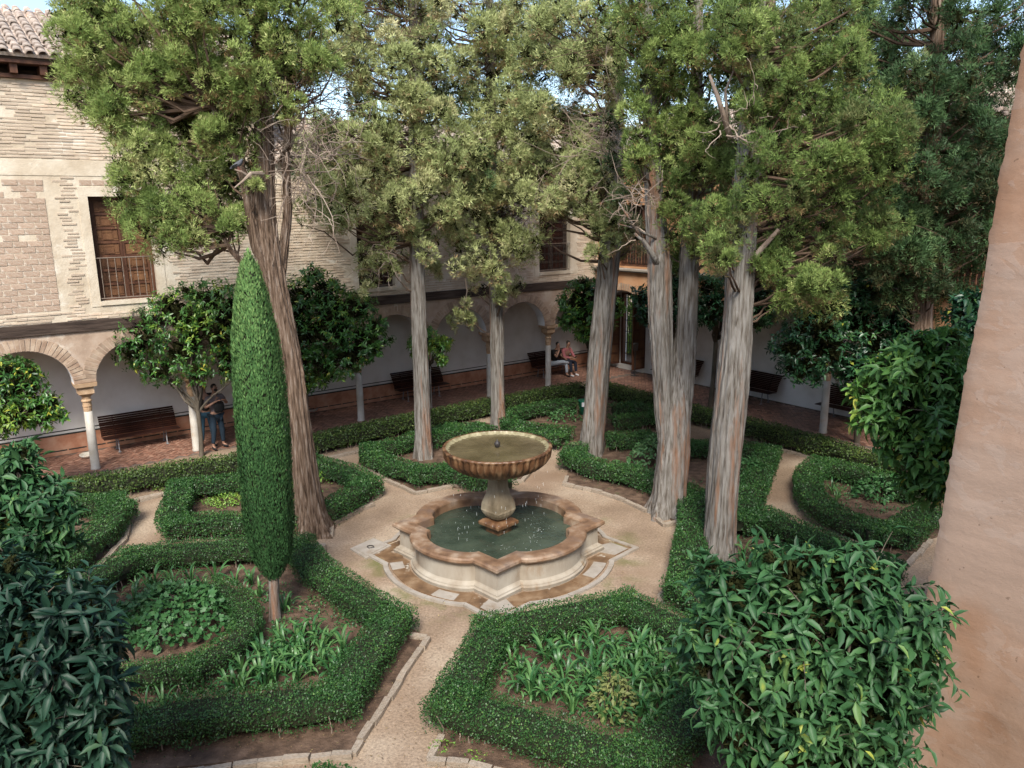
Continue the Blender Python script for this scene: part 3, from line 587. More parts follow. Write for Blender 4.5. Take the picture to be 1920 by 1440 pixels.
put_bench(onA(530, 800, -1.35), rA+math.pi, 'dark slatted bench whose end shows right of the clipped column cypress, in deep shade')
put_bench(A(-3.2, SF, -1.35), rA+math.pi, 'dark bench under the leftmost arch, mostly behind orange tree leaves')
put_bench(onA(1068, 712, -1.35), rA+math.pi, 'dark slatted bench that the two seated people sit on')
rB = rA-math.pi/2
put_bench(onB(1440, 742, -1.55), rB+math.pi, 'dark slatted bench on the right side, just right of the thick front cypress trunk')
put_bench(onB(1600, 790, -1.55), rB+math.pi, 'dark slatted bench end showing beside the right orange tree leaves')
put_bench(onB(1290, 715, -1.55), rB+math.pi, 'dark slatted bench half hidden behind the twin cypress trunk')
# floor basins
def basin(c, label):
    o = thing('floor_basin', c, label, 'basin', 'small round basins on the arcade floor')
    m_ = MB(); m_.lathe(c, [(.10, .0), (.17, .03), (.2, .08), (.19, .095), (.165, .09), (.10, .04), (.0001, .03)], 24, cap=False); m_.obj('bowl', M['shaft'], o, smooth=True)
basin(P(585, 772)+ZZ*.015, 'small pale round basin on the floor near the shaded bench end'); basin(P(165, 858)+ZZ*.015, 'small pale round basin on the floor behind the leftmost column')
bn = thing('litter_bin', P(1094, 778), 'small green litter bin behind the leaning cypress trunk', 'bin')
c = P(1094, 778); m2 = MB(); m2.lathe(c, [(.13, .0), (.16, .45), (.17, .46), (.17, .48), (.14, .48)], 16); m2.obj('body', pmat('green_enamel', [(.01,.12,.07,1), (.02,.17,.10,1)], 3, rough=.4), bn, smooth=True)
m2 = MB(); m2.box(c+np.array([-.07, -.172, .3]), (.14, 0, 0), (0, .01, 0), (0, 0, .14)); m2.obj('label_plate', M['soffit'], bn)

# ------------------------------------------------------------------ fountain
FC = np.array([-.28, 13.38, 0])
def quat(rl, tip, n=26):
    """closed outline: circle lobes of radius rl with four right angled points at distance tip"""
    out = []; a0 = math.radians(14.5); kr = tip/(1+math.tan(a0))/math.cos(a0)
    for q in range(4):
        b_ = -math.pi/2+q*math.pi/2; t_ = np.array([tip*math.cos(b_), tip*math.sin(b_)]); e = np.array([kr*math.cos(b_+a0), kr*math.sin(b_+a0)])
        out.append(tuple(t_))
        for k in range(1, 4): out.append(tuple(t_*(1-k/4)+e*k/4))
        for k in range(n+1):
            f = k/n; a = b_+a0+(math.pi/2-2*a0)*f; r = kr+(rl-kr)*math.sin(math.pi*f)**.55; out.append((r*math.cos(a), r*math.sin(a)))
        b2 = b_+math.pi/2; t_ = np.array([tip*math.cos(b2), tip*math.sin(b2)]); e = np.array([kr*math.cos(b2-a0), kr*math.sin(b2-a0)])
        for k in range(1, 4): out.append(tuple(e*(1-k/4)+t_*k/4))
    return np.array(out)
def sweep(prof, rl=1.69, tip=1.90, close=False):
    """prof: (outward offset, z)"""
    V = []; n = None
    for d, z in prof:
        q = quat(rl+d, tip+d*1.35); n = len(q); V.append(np.concatenate([q+FC[:2], np.full((n, 1), z)], 1))
    V = np.concatenate(V); m_ = len(prof); R_ = m_ if close else m_-1
    return V, [(i*n+j, i*n+(j+1) % n, ((i+1) % m_)*n+(j+1) % n, ((i+1) % m_)*n+j) for i in range(R_) for j in range(n)]
fo = thing('fountain', FC, 'large stone fountain with lobed basin and fluted upper bowl in the middle of the garden', 'fountain')
mb = MB(); mb.add(*sweep([(.04, 0), (.05, .06), (.02, .075), (.015, .10), (-.03, .13), (-.045, .15), (-.05, .42), (-.03, .45), (-.01, .455), (.0, .49)]));
o = mb.obj('basin', M['fstone'], fo)
mb = MB(); mb.add(*sweep([(.0, .49), (.035, .495), (.05, .52), (.045, .56), (.02, .585), (-.14, .59), (-.25, .575), (-.265, .55), (-.27, .3)])); o = mb.obj('rim', M['rim'], fo)
q = quat(1.43, 1.54); mb = MB(); mb.add(np.concatenate([q+FC[:2], np.full((len(q), 1), .40)], 1), [tuple(range(len(q)))]); mb.obj('pool_water', M['water'], fo)
# pedestal: square section standing corner-on
def sqsec(hd, z, n=8, rd=.12, flute=0.):
    pts = []
    for k in range(4*n):
        a = -math.pi/2+k*math.pi/2/n; r = hd/(abs(math.cos(a))+abs(math.sin(a)))
        r = r*(1-rd)+rd*hd*.86; r *= 1+flute*abs(math.cos(k*math.pi/2)); 
        if flute: r *= 1+flute*(1 if k % 2 else -.4)
        pts.append(FC+np.array([r*math.cos(a), r*math.sin(a), z]))
    return pts
def stack(rings, cap=True):
    V = np.concatenate([np.array(r) for r in rings]); k = len(rings[0]); n = len(rings)
    Fc = [(i*k+j, i*k+(j+1) % k, (i+1)*k+(j+1) % k, (i+1)*k+j) for i in range(n-1) for j in range(k)]
    if cap: Fc += [tuple(range(k-1, -1, -1)), tuple((n-1)*k+j for j in range(k))]
    return V, Fc
pd = obj('pedestal', *stack([sqsec(h, z, rd=r, flute=fl) for h, z, r, fl in [(.17,.66,.6,0),(.20,.675,.6,.0),(.25,.71,.45,.06),(.29,.77,.3,.09),(.315,.83,.15,.07),(.32,.86,.08,0),(.31,.95,.05,0),(.27,1.05,.05,0),(.22,1.15,.05,0),(.19,1.27,.05,0),(.183,1.42,.05,0),(.20,1.44,.05,0),(.20,1.52,.3,0)]]), M['ped'], fo)
pp = obj('plinth', *stack([sqsec(h, z, rd=0) for h, z in [(.22,.2),(.24,.5),(.35,.53),(.37,.55),(.375,.60),(.34,.62),(.30,.645),(.2,.66)]]), M['bowl'], pd)
NF = 48
def bowl(prof, flute, cap=False):
    k = NF*4; a = np.arange(k)*2*math.pi/k; V = []
    for r, z, f in prof: 
        rr = r*(1+f*np.abs(np.sin(a*NF/2))-f*.5); V.append(np.stack([FC[0]+rr*np.cos(a), FC[1]+rr*np.sin(a), np.full(k, z)], 1))
    n = len(prof); V = np.concatenate(V); return V, [(i*k+j, i*k+(j+1) % k, (i+1)*k+(j+1) % k, (i+1)*k+j) for i in range(n-1) for j in range(k)]
bo = obj('bowl', *bowl([(.15,1.50,0),(.22,1.515,0),(.28,1.53,0),(.42,1.56,.03),(.62,1.62,.06),(.78,1.70,.075),(.88,1.79,.08),(.94,1.88,.075),(.955,1.96,.065),(.965,2.0,.045),(.985,2.02,.02),(.985,2.045,.02),(.965,2.055,.01),(.93,2.05,.01)], 0), M['bowl'], fo, smooth=True)
obj('bowl_inside', *bowl([(.93,2.05,.01),(.905,2.02,.03),(.85,1.985,.05),(.7,1.93,.04),(.4,1.88,.02),(.05,1.86,0)], 0), M['bowlin'], bo, smooth=True)
mb = MB(); a = np.arange(96)*2*math.pi/96; rr_ = [.0001, .08, .12, .2, .35, .5, .65, .8, .888]
zw = [2.012, 2.010, 2.004, 2.0, 2.0, 2.0, 2.0, 2.0, 2.0]
V = np.concatenate([np.stack([FC[0]+r*np.cos(a), FC[1]+r*np.sin(a), np.full(96, z)+.0015*np.sin(a*24)], 1) for r, z in zip(rr_, zw)])
mb.add(V, [(i*96+j, i*96+(j+1) % 96, (i+1)*96+(j+1) % 96, (i+1)*96+j) for i in range(8) for j in range(96)]); mb.obj('bowl_water', M['bwater'], fo, smooth=True)
mb = MB(); mb.lathe(FC, [(.012,1.95),(.02,2.01),(.035,2.03),(.05,2.055),(.055,2.08),(.05,2.105),(.034,2.125),(.014,2.135),(.011,2.165),(.001,2.17)], 20); mb.obj('jet_ball', M['iron'], fo, smooth=True)
# drips falling from the bowl and the foam they raise
mb = MB()
for k in range(52):
    a = rng.uniform(-2.9, .6) if k < 36 else rng.uniform(0, 6.28); r = rng.uniform(.72, .93); z = rng.uniform(.45, 1.6); c = FC+np.array([r*math.cos(a), r*math.sin(a), z])
    mb.tube([c, c+ZZ*rng.uniform(.02, .06)], .0014, 3)
dk = mb.obj('falling_drops', M['splash'], fo, kind='stuff')
mb = MB()
for k in range(90):
    a = rng.choice([-1.9, -1.2, -.5, .1, .5, 2.9])+rng.normal()*.22; r = abs(.80+rng.normal()*.14); r = min(r, 1.2)
    c = FC+np.array([r*math.cos(a), r*math.sin(a), .402]); s_ = rng.uniform(.003, .006); an = rng.uniform(0, 3.1); e1 = np.array([math.cos(an), math.sin(an), 0])*s_*1.8; e2 = np.array([-math.sin(an), math.cos(an), 0])*s_*.5
    mb.add([c-e1, c-e2, c+e1, c+e2, c+ZZ*s_*.6], [(0,1,4),(1,2,4),(2,3,4),(3,0,4)])
mb.obj('foam', M['splash'], fo, kind='stuff')
# paving round the fountain: sunk gutter ring between the step and a kerb ring
pv = tagit(obj('fountain_paving', *(lambda V, F_: (V, F_))(*sweep([(.06, .012), (.34, .012), (.35, -.01), (.40, -.01), (.41, .03), (.47, .032), (.475, .0)], 1.69, 1.95)), M['wetpave'], kind='structure'), 'wet brown paving ring with a gutter round the fountain')
def slab(pts, z0, z1, mt, name, par, t=.5):
    pts = [np.array([p[0], p[1]]) for p in pts]; n = len(pts); V = [(p[0], p[1], z0) for p in pts]+[(p[0], p[1], z1) for p in pts]
    return obj(name, V, [tuple(range(n, 2*n))]+[(i, (i+1) % n, n+(i+1) % n, n+i) for i in range(n)], mt, par)
# pale kerb stones of the ring, one by one
q0 = quat(2.10, 2.50, 26); q1 = quat(2.18, 2.61, 26); n_ = len(q0); i = 0
while i < n_:
    st_ = 4 if i+4 <= n_ else n_-i; V0 = [q0[(i+k) % n_]+FC[:2] for k in range(st_+1)]; V1 = [q1[(i+k) % n_]+FC[:2] for k in range(st_+1)]
    V0[-1] = V0[-1]*.94+V0[-2]*.06; V1[-1] = V1[-1]*.94+V1[-2]*.06
    slab(V0+V1[::-1], .0, .038+rng.uniform(-.006, .008), M['drypave'], 'edge_stone', pv); i += st_
def fan(a0, a1, r0, r1, n=7):
    return [FC[:2]+np.array([r0*math.cos(a), r0*math.sin(a)]) for a in np.linspace(a0, a1, n)]+[FC[:2]+np.array([r1*math.cos(a), r1*math.sin(a)]) for a in np.linspace(a1, a0, n)]
for sx_, sy_ in ((0, -1), (1, 0), (0, 1)):
    t_ = np.array([sx_, sy_]); n2 = np.array([-sy_, sx_]); slab([FC[:2]+t_*1.98+n2*.0, FC[:2]+t_*1.86+n2*.14, FC[:2]+t_*2.12+n2*.27, FC[:2]+t_*2.40, FC[:2]+t_*2.12-n2*.27, FC[:2]+t_*1.86-n2*.14], .0, .019, M['drypave'], 'paving_slab', pv)
for a0, a1 in ((-2.15, -1.93), (-.62, -.30), (-2.9, -2.75)):
    slab(fan(a0, a1, 1.79, 2.02), .0, .018, M['drypave'], 'paving_slab', pv)
for a0 in np.arange(-3.1, 3.1, .33):
    if min(abs(((a0+.16)-c_+math.pi/4) % (math.pi/2)-math.pi/4) for c_ in (0,)) > .16: slab(fan(a0, a0+.31, 1.775, 2.025), .0, .0155+rng.uniform(0, .002), M['wetpave'], 'paving_slab', pv)
ac = thing('access_cover', (-2.72, 13.52, 0), 'square stone access cover with an iron ring, beside the left point of the fountain', 'cover')
cc = np.array([-2.70, 13.52]); dg = np.array([[.36,.10],[-.02,.42],[-.36,-.02],[.0,-.42]])
slab([cc+d*1.05 for d in dg][::-1], 0, .03, M['drypave'], 'frame', ac); cv = slab([cc+d*.85 for d in dg][::-1], 0, .042, M['drypave'], 'cover_slab', ac)
mb = MB(); aa = np.linspace(0, 2*math.pi, 15); mb.tube([(cc[0]+.06*math.cos(x), cc[1]+.05*math.sin(x), .055) for x in aa], .009, 5, cap=False); mb.tube([(cc[0]-.03, cc[1]-.06, .05), (cc[0]+.08, cc[1]-.03, .052)], .01, 5); mb.obj('ring_handle', M['iron'], cv)

# ------------------------------------------------------------------ leaves: templates and scattering
KITE = (np.array([[0,0,0],[.45,.5,.06],[1,0,0],[.45,-.5,.06]]), np.array([[0,1,2,3]]))
LEAF4 = (np.array([[0,0,0],[.40,.5,.10],[1,0,-.12],[.40,-.5,.10],[.45,0,-.0]]), np.array([[0,4,1],[1,4,2],[0,3,4],[4,3,2]]))
def _leaf(nseg=4, curl=.25, fold=.13, wmax=.5):
    V = []; F_ = []
    for i in range(nseg+1):
        t = i/nseg; w_ = wmax*(math.sin(math.pi*min(1, t**.85))**.8) if 0 < i < nseg else 0; z = -curl*t*t
        V += [[t, w_, z+fold*w_*2], [t, 0, z], [t, -w_, z+fold*w_*2]]
    for i in range(nseg):
        a = i*3; b_ = a+3
        F_ += [[a, a+1, b_+1, b_], [a+1, a+2, b_+2, b_+1]]
    return np.array(V), F_
def scatter(tp, pos, X, Z, Ls, Ws):
    tv, tf = tp; X = nrm(X); Y = nrm(np.cross(Z, X)); Zn = np.cross(X, Y); N = len(pos)
    Ls = np.broadcast_to(Ls, N)[:, None, None]; Ws = np.broadcast_to(Ws, N)[:, None, None]
    V = pos[:, None] + X[:, None]*tv[None, :, 0:1]*Ls + Y[:, None]*tv[None, :, 1:2]*Ws + Zn[:, None]*tv[None, :, 2:3]*Ls
    Fq = (tf[None] + (np.arange(N)*len(tv))[:, None, None]).reshape(-1, tf.shape[1]); return V.reshape(-1, 3), Fq
def leaves(name, mt, par, tp, pos, X, Z, Ls, Ws, tint, kind='stuff'):
    V, Fq = scatter(tp, pos, X, Z, Ls, Ws); return obj(name, V, Fq, mt, par, kind=kind, tint=np.repeat(tint, len(tp[0])))
def rdir(n): return nrm(rng.normal(size=(n, 3)))

# ------------------------------------------------------------------ hedges
def resample(pts, step):
    pts = np.asarray(pts, float); d = np.r_[0, np.cumsum(np.linalg.norm(np.diff(pts, axis=0), axis=1))]; n = max(2, int(d[-1]/step)+1); t = np.linspace(0, d[-1], n)
    return np.stack([np.interp(t, d, pts[:, i]) for i in range(3)], 1), d[-1]
def chaikin(p, closed=False):
    p = np.asarray(p, float); out = [p[0]]
    for a, b_ in zip(p, p[1:]):
        f = min(.25, .045/max(.01, np.linalg.norm(b_-a))); out += [a*(1-f)+b_*f, a*f+b_*(1-f)]
    return np.array(out+[p[-1]])
def hedge(paths, label, w=.58, h=.45, mat='box', leaf=.027, dens=3000, z0=.08, stems=True, gaps=0.):
    """paths: lists of pixel positions of the hedge's top centre line"""
    first = P(*paths[0][0], 0); root = thing('hedge', first, label, 'hedge')
    LP, LN, LT = [], [], []; core = MB(); stm = MB()
    runs = []
    for pth in paths:
        g3 = np.array([P(px, py, h) for px, py in pth]); g3[:, 2] = 0; dd = nrm(np.diff(g3, axis=0)); cur = [g3[0]]; closed = np.linalg.norm(g3[0]-g3[-1]) < .05
        if closed: cur[0] = g3[0]-dd[0]*w*.5
        for i in range(1, len(g3)-1):
            if dd[i-1]@dd[i] < math.cos(math.radians(30)):
                runs.append(cur+[g3[i]+dd[i-1]*w*.5]); cur = [g3[i]-dd[i]*w*.42]
            else: cur.append(g3[i])
        runs.append(cur+[g3[-1]+dd[-1]*w*.5*(1 if closed else 0)])
    for g3 in runs:
        c, Ln = resample(chaikin(g3), .12)
        T = nrm(np.gradient(c, axis=0)); Nn = np.stack([T[:, 1], -T[:, 0], T[:, 0]*0], 1)
        N = int(Ln*(2*h+w)*dens)
        k = rng.uniform(0, len(c)-1.001, N); i = k.astype(int); f = (k-i)[:, None]; C = c[i]*(1-f)+c[i+1]*f; NN = nrm(Nn[i]*(1-f)+Nn[i+1]*f)
        u_ = rng.uniform(0, 2*h+w, N); top = (u_ > h) & (u_ < h+w); side = np.where(u_ < h, -1., 1.)
        x = np.where(top, u_-h-w/2, side*w/2); zz = np.where(top, h, np.where(u_ < h, u_, 2*h+w-u_))
        nz = np.where(top[:, None], ZZ, NN*side[:, None])
        lump = snoise(np.stack([C[:, 0], C[:, 1], zz+x], -1), 1.6, 21, 3)*.022 + snoise(np.stack([C[:, 0], C[:, 1], zz+x], -1), 6, 22, 2)*.018
        edge = np.where(top, np.maximum(0, np.abs(x)/(w/2)-.85)*.12, 0)
        pos = C + NN*x[:, None] + ZZ*(zz-edge)[:, None] + nz*lump[:, None] - nz*(rng.random(N)**2*.05)[:, None]
        if stems: 
            lowc = z0 + .07 + .08*snoise(C, 1.2, 31, 3); keep = (zz > lowc) | (rng.random(N) < .06); pos, nz, zz, top = pos[keep], nz[keep], zz[keep], top[keep]
        if gaps:
            hole = (snoise(pos, .9, 41, 3) > 1-gaps) & ~top; pos, nz, zz, top = pos[~hole], nz[~hole], zz[~hole], top[~hole]
        shoot = (rng.random(len(pos)) < .02) & top[:len(pos)] if len(top) == len(pos) else np.zeros(len(pos), bool); pos = pos+ZZ*(shoot*rng.uniform(.01, .06, len(pos)))[:, None]
        LP.append(pos); LN.append(nz); LT.append(.50+.18*rng.normal(size=len(pos))+.08*top)
        # inner twiggy body
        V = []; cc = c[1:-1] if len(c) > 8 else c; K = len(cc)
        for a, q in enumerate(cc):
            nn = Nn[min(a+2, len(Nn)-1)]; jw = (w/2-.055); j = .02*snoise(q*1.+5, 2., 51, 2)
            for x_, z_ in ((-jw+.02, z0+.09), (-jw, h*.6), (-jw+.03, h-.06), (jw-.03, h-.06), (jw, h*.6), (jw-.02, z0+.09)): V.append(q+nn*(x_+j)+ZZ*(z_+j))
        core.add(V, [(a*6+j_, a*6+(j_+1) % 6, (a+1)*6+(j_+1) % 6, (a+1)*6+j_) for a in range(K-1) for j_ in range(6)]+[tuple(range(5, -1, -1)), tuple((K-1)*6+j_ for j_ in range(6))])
        if stems:
            s = 0
            for a in range(0, K):
                for _ in range(2):
                    if rng.random() < .55:
                        nn = Nn[a]; b0 = c[a]+nn*rng.uniform(-w*.36, w*.36)+T[a]*rng.uniform(-.06, .06); stm.tube([b0-ZZ*.01, b0+ZZ*.1+rng.normal(size=3)*.015, b0+ZZ*.22+rng.normal(size=3)*.03], [.010, .008, .006], 4, cap=False)
    pos = np.concatenate(LP); nz = np.concatenate(LN); N = len(pos)
    X = nrm(nz*.35+rdir(N)+ZZ*.2); Zn = nrm(nz*1.2+rdir(N)*.75+ZZ*.2); s_ = leaf*rng.uniform(.7, 1.3, N)
    leaves('foliage', M[mat], root, KITE, pos, X, Zn, s_, s_*.62, np.clip(np.concatenate(LT), 0, 1))
    core.obj('dark_twig_fill', M['hcore'], root)
    if stems: stm.obj('stems', M['twig'], root, kind='stuff')
    return root
hedge([[(120,1385),(205,1362),(233,1348),(360,1322),(480,1310),(560,1302),(632,1290),(737,1147),(700,1124),(657,1098),(617,1072),(585,1045),(557,1012),(530,1008),(467,1013),(400,1018),(330,1022),(253,1032),(175,1074),(97,1113),(30,1150)]],
      'large clipped box hedge round the bed of the column cypress, front left', gaps=.18)
hedge([[(120,1262),(233,1252),(350,1238),(420,1208),(452,1180),(467,1150),(450,1117),(420,1098),(385,1085)]], 'low curved hedge round the broad leaved plants, inside the big front left bed', w=.42, h=.42, gaps=.3)
hedge([[(926,1165),(1172,1119),(1400,1222),(1300,1330),(1192,1412),(847,1302),(926,1165)]],
      'clipped five sided hedge round strap leaved plants, in front of the fountain')
hedge([[(1083,828),(1073,848),(1114,865),(1175,876),(1221,888),(1262,905),(1298,920),(1302,967),(1292,1031),(1284,1087),(1330,1122),(1420,1160)]], 'wavy hedge running from the leaning cypress to the thick front cypress, right of the fountain', leaf=.034, dens=2300)
hedge([[(1132,815),(1205,812),(1297,829),(1389,831),(1441,838),(1428,868),(1414,905),(1392,950),(1400,965),(1437,960),(1501,986),(1557,1009),(1625,1035),(1655,1050),(1600,1120)]], 'hedge with a zigzag along the right sandy path behind the thick cypress trunk', leaf=.034, dens=2300)
hedge([[(1750,945),(1689,985),(1651,984),(1595,968),(1545,945),(1518,915),(1515,880),(1539,862),(1594,872),(1660,890),(1730,915)]], 'rounded hedge loop at the far right beside the near wall', leaf=.034, dens=2300)
hedge([[(20,915),(89,906),(194,892),(260,882),(330,870),(443,855),(500,838),(581,819),(663,801),(755,782),(847,764),(920,749),(961,743),(1053,724),(1096,718)]], 'long straight hedge along the left arcade columns', w=.62, h=.5, mat='boxy', leaf=.05, dens=1000)
hedge([[(1120,716),(1150,722),(1206,738),(1260,752),(1330,770),(1411,789),(1502,813),(1563,828),(1600,842),(1700,872)]], 'long straight hedge along the right arcade columns', w=.6, h=.5, mat='boxy', leaf=.05, dens=1000)
hedge([[(470,890),(428,894),(338,903),(332,930),(317,958),(330,972),(389,966),(459,969),(540,962),(610,945),(650,925),(688,898),(663,880),(600,862),(560,850)]], 'hedge round the bed of the twisted brown cypress, left of the fountain', leaf=.036, dens=2000, w=.55)
hedge([[(694,850),(694,834),(755,822),(800,806),(847,797),(892,797),(925,804)],[(694,847),(740,865),(785,877),(847,873),(908,890),(960,900)]], 'pointed hedge round the bed of the straight pale cypress, behind the fountain', leaf=.038, dens=1900, w=.52)
hedge([[(1083,749),(1022,755),(970,765),(945,776),(961,790),(1022,800),(1077,803)],[(1144,782),(1224,775),(1270,785)],[(1144,760),(1190,756),(1240,765)]], 'low hedge loops in the far corner bed behind the leaning cypress', leaf=.045, dens=1200, w=.5)
hedge([[(800,815),(860,806),(920,800)],[(960,800),(1000,808),(1060,815)]], 'short low hedges between the two straight cypress trunks and the back path', leaf=.045, dens=1200, w=.45)
hedge([[(60,940),(136,934),(205,930),(222,944),(187,985),(128,1035),(58,1082),(0,1120)]], 'hedge corner on the far left beside the sandy side path', leaf=.030, dens=2600, w=.58)
hedge([[(560,1465),(600,1448),(650,1452),(680,1470)]], 'tip of a hedge at the bottom edge of the view, beside the front path', leaf=.034, dens=2000, w=.3)

# ------------------------------------------------------------------ soil of the beds and kerbs
def soil(pts, label, z=.03):
    g3 = [P(px, py, z) for px, py in pts]; V = [p.copy() for p in g3]+[p-ZZ*.06 for p in g3]; n = len(g3)
    o = obj('planting_bed', V, [tuple(range(n))]+[(i, (i+1) % n, n+(i+1) % n, n+i) for i in range(n)], M['soil'], kind='structure'); o['label'] = label
soil([(100,1460),(480,1423),(580,1415),(660,1407),(802,1192),(740,1165),(640,1120),(560,1040),(520,1020),(250,1040),(0,1150),(-160,1300)], 'dark soil of the large front left bed')
soil([(802,1420),(827,1372),(930,1150),(1170,1130),(1400,1200),(1640,1300),(1500,1480),(1260,1470),(950,1440)], 'dark soil of the bed in front of the fountain')
soil([(1063,890),(1057,905),(1129,921),(1172,936),(1213,955),(1250,965),(1285,1000),(1275,1060),(1240,1117),(1330,1151),(1500,1220),(1640,1150),(1700,1060),(1440,975),(1405,965),(1440,860),(1400,840),(1140,815),(1085,830)], 'dark soil of the bed under the three thick cypresses')
soil([(1500,930),(1539,982),(1580,1005),(1700,1057),(1745,1009),(1900,950),(1700,880),(1540,862),(1505,890)], 'dark soil of the far right bed')
soil([(325,921),(318,985),(450,990),(560,1005),(625,990),(625,975),(660,958),(705,925),(670,880),(560,845),(330,890)], 'dark soil of the twisted cypress bed')
soil([(670,870),(779,922),(801,918),(979,899),(994,883),(930,795),(850,785),(690,830)], 'dark soil of the straight cypress bed')
soil([(935,800),(1022,825),(1083,826),(1280,800),(1240,740),(1110,735),(930,765)], 'dark soil of the far corner bed')
soil([(215,930),(240,975),(232,1010),(190,1055),(0,1180),(-200,1100),(-100,960)], 'dark soil of the far left bed')
def strip(pts, label, w=.8, z=.018):
    g3 = np.array([P(px, py, 0) for px, py in pts]); T = nrm(np.gradient(g3, axis=0)); Nn = np.stack([T[:, 1], -T[:, 0], T[:, 0]*0], 1); V = np.concatenate([g3-Nn*w/2, (g3+Nn*w/2)[::-1]]); V[:, 2] = z
    o = obj('planting_bed', V, [tuple(range(len(V)))], M['soil'], kind='structure'); o['label'] = label
strip([(0,940),(194,914),(443,877),(663,823),(920,770),(1096,738)], 'soil strip under the long left hedge', 1.0); strip([(1150,742),(1411,812),(1600,866),(1700,895)], 'soil strip under the long right hedge', 1.0)
kst = None
def kerb(pts, label, ln=.30, w=.085, h=.075):
    global kst
    g3 = np.array([P(px, py, h) for px, py in pts]); g3[:, 2] = 0; root = thing('kerb', g3[0], label, 'kerb', kind='structure')
    if kst is None:
        kst = []
        for v in range(4):
            me = D.meshes.new('kerb_stone'); r_ = np.random.default_rng(v); e = .012
            V = np.array([[x, y, z] for z in (0, 1) for x, y in ((0,0),(1,0),(1,1),(0,1))], float); V += r_.normal(size=V.shape)*np.array([.012, .06, .05])
            mb = MB(); mb.add(V-np.array([.0,.5,0]), [(0,3,2,1),(4,5,6,7),(0,1,5,4),(1,2,6,5),(2,3,7,6),(3,0,4,7)]); me = mesh_of('kerb_stone', np.concatenate(mb.v), mb.f); me.materials.append(M['kerb']); kst.append(me)
    for a, b_ in zip(g3, g3[1:]):
        d = b_-a; Ld = np.linalg.norm(d); n = max(1, round(Ld/ln)); cuts = np.linspace(0, Ld, n+1)+np.r_[0, rng.normal(size=n-1)*.03, 0]
        for c0, c1 in zip(cuts, cuts[1:]):
            o = D.objects.new('kerb_stone', kst[rng.integers(4)]); COL.objects.link(o); o.parent = root; p = a+d/Ld*c0-BASE[root.name]; o.location = (p[0]+rng.normal()*.006, p[1]+rng.normal()*.006, 0)
            o.rotation_euler = (0, 0, math.atan2(d[1], d[0])+rng.normal()*.02); o.scale = (c1-c0-.012, w, h*rng.uniform(.85, 1.12)); 
            bevel(o, .008, 1) if False else None
kerb([(770,1190),(802,1193),(760,1255),(712,1330),(660,1410),(620,1412),(580,1417),(530,1420),(480,1425),(380,1440),(250,1470)], 'kerb of pale stones along the front left bed beside the front path')
kerb([(827,1374),(802,1422),(880,1427),(923,1438),(1020,1462)], 'kerb of pale stones at the left corner of the bed in front of the fountain')
kerb([(1261,1095),(1237,1117),(1284,1132),(1332,1151),(1400,1185)], 'short kerb of stones right of the fountain, at the hedge corner')
kerb([(672,871),(725,897),(779,922),(801,918),(850,908),(920,901),(979,899),(994,883)], 'kerb of pale stones behind the fountain on its left')
kerb([(1063,892),(1057,905),(1095,913),(1129,921),(1172,936),(1213,955)], 'curved kerb of pale stones under the hedge right of the fountain bowl')
kerb([(1229,967),(1247,982),(1278,974),(1285,1000)], 'short kerb of stones round the foot of the twin cypress')
kerb([(700,943),(678,951),(660,961),(640,970),(623,980),(620,1002)], 'kerb of stones right of the twisted cypress foot')
kerb([(566,1020),(590,1022),(612,1020)], 'row of squared stones at the foot of the twisted cypress', ln=.17, w=.12, h=.11)
kerb([(233,940),(280,929),(326,920)], 'wide kerb at the far end of the left side path', w=.16)
kerb([(241,973),(238,992),(232,1010),(210,1032),(190,1055),(150,1080)], 'curved stone kerb on the left edge of the left side path', w=.1)
kerb([(1413,945),(1417,937),(1430,968),(1500,995)], 'kerb on the near side of the right sandy path')
kerb([(1503,935),(1507,949),(1520,966),(1539,982),(1560,995),(1580,1005),(1640,1031),(1700,1057),(1722,1035),(1745,1009)], 'long kerb on the far side of the right sandy path beside the rounded hedge')
kerb([(1450,838),(1495,848),(1540,860)], 'kerb across the far end of the right sandy path')
kerb([(1015,822),(1050,826),(1083,829)], 'kerb behind the fountain bowl on its right')
kerb([(611,858),(645,850),(682,843)], 'kerb at the far end of the path behind the twisted cypress')

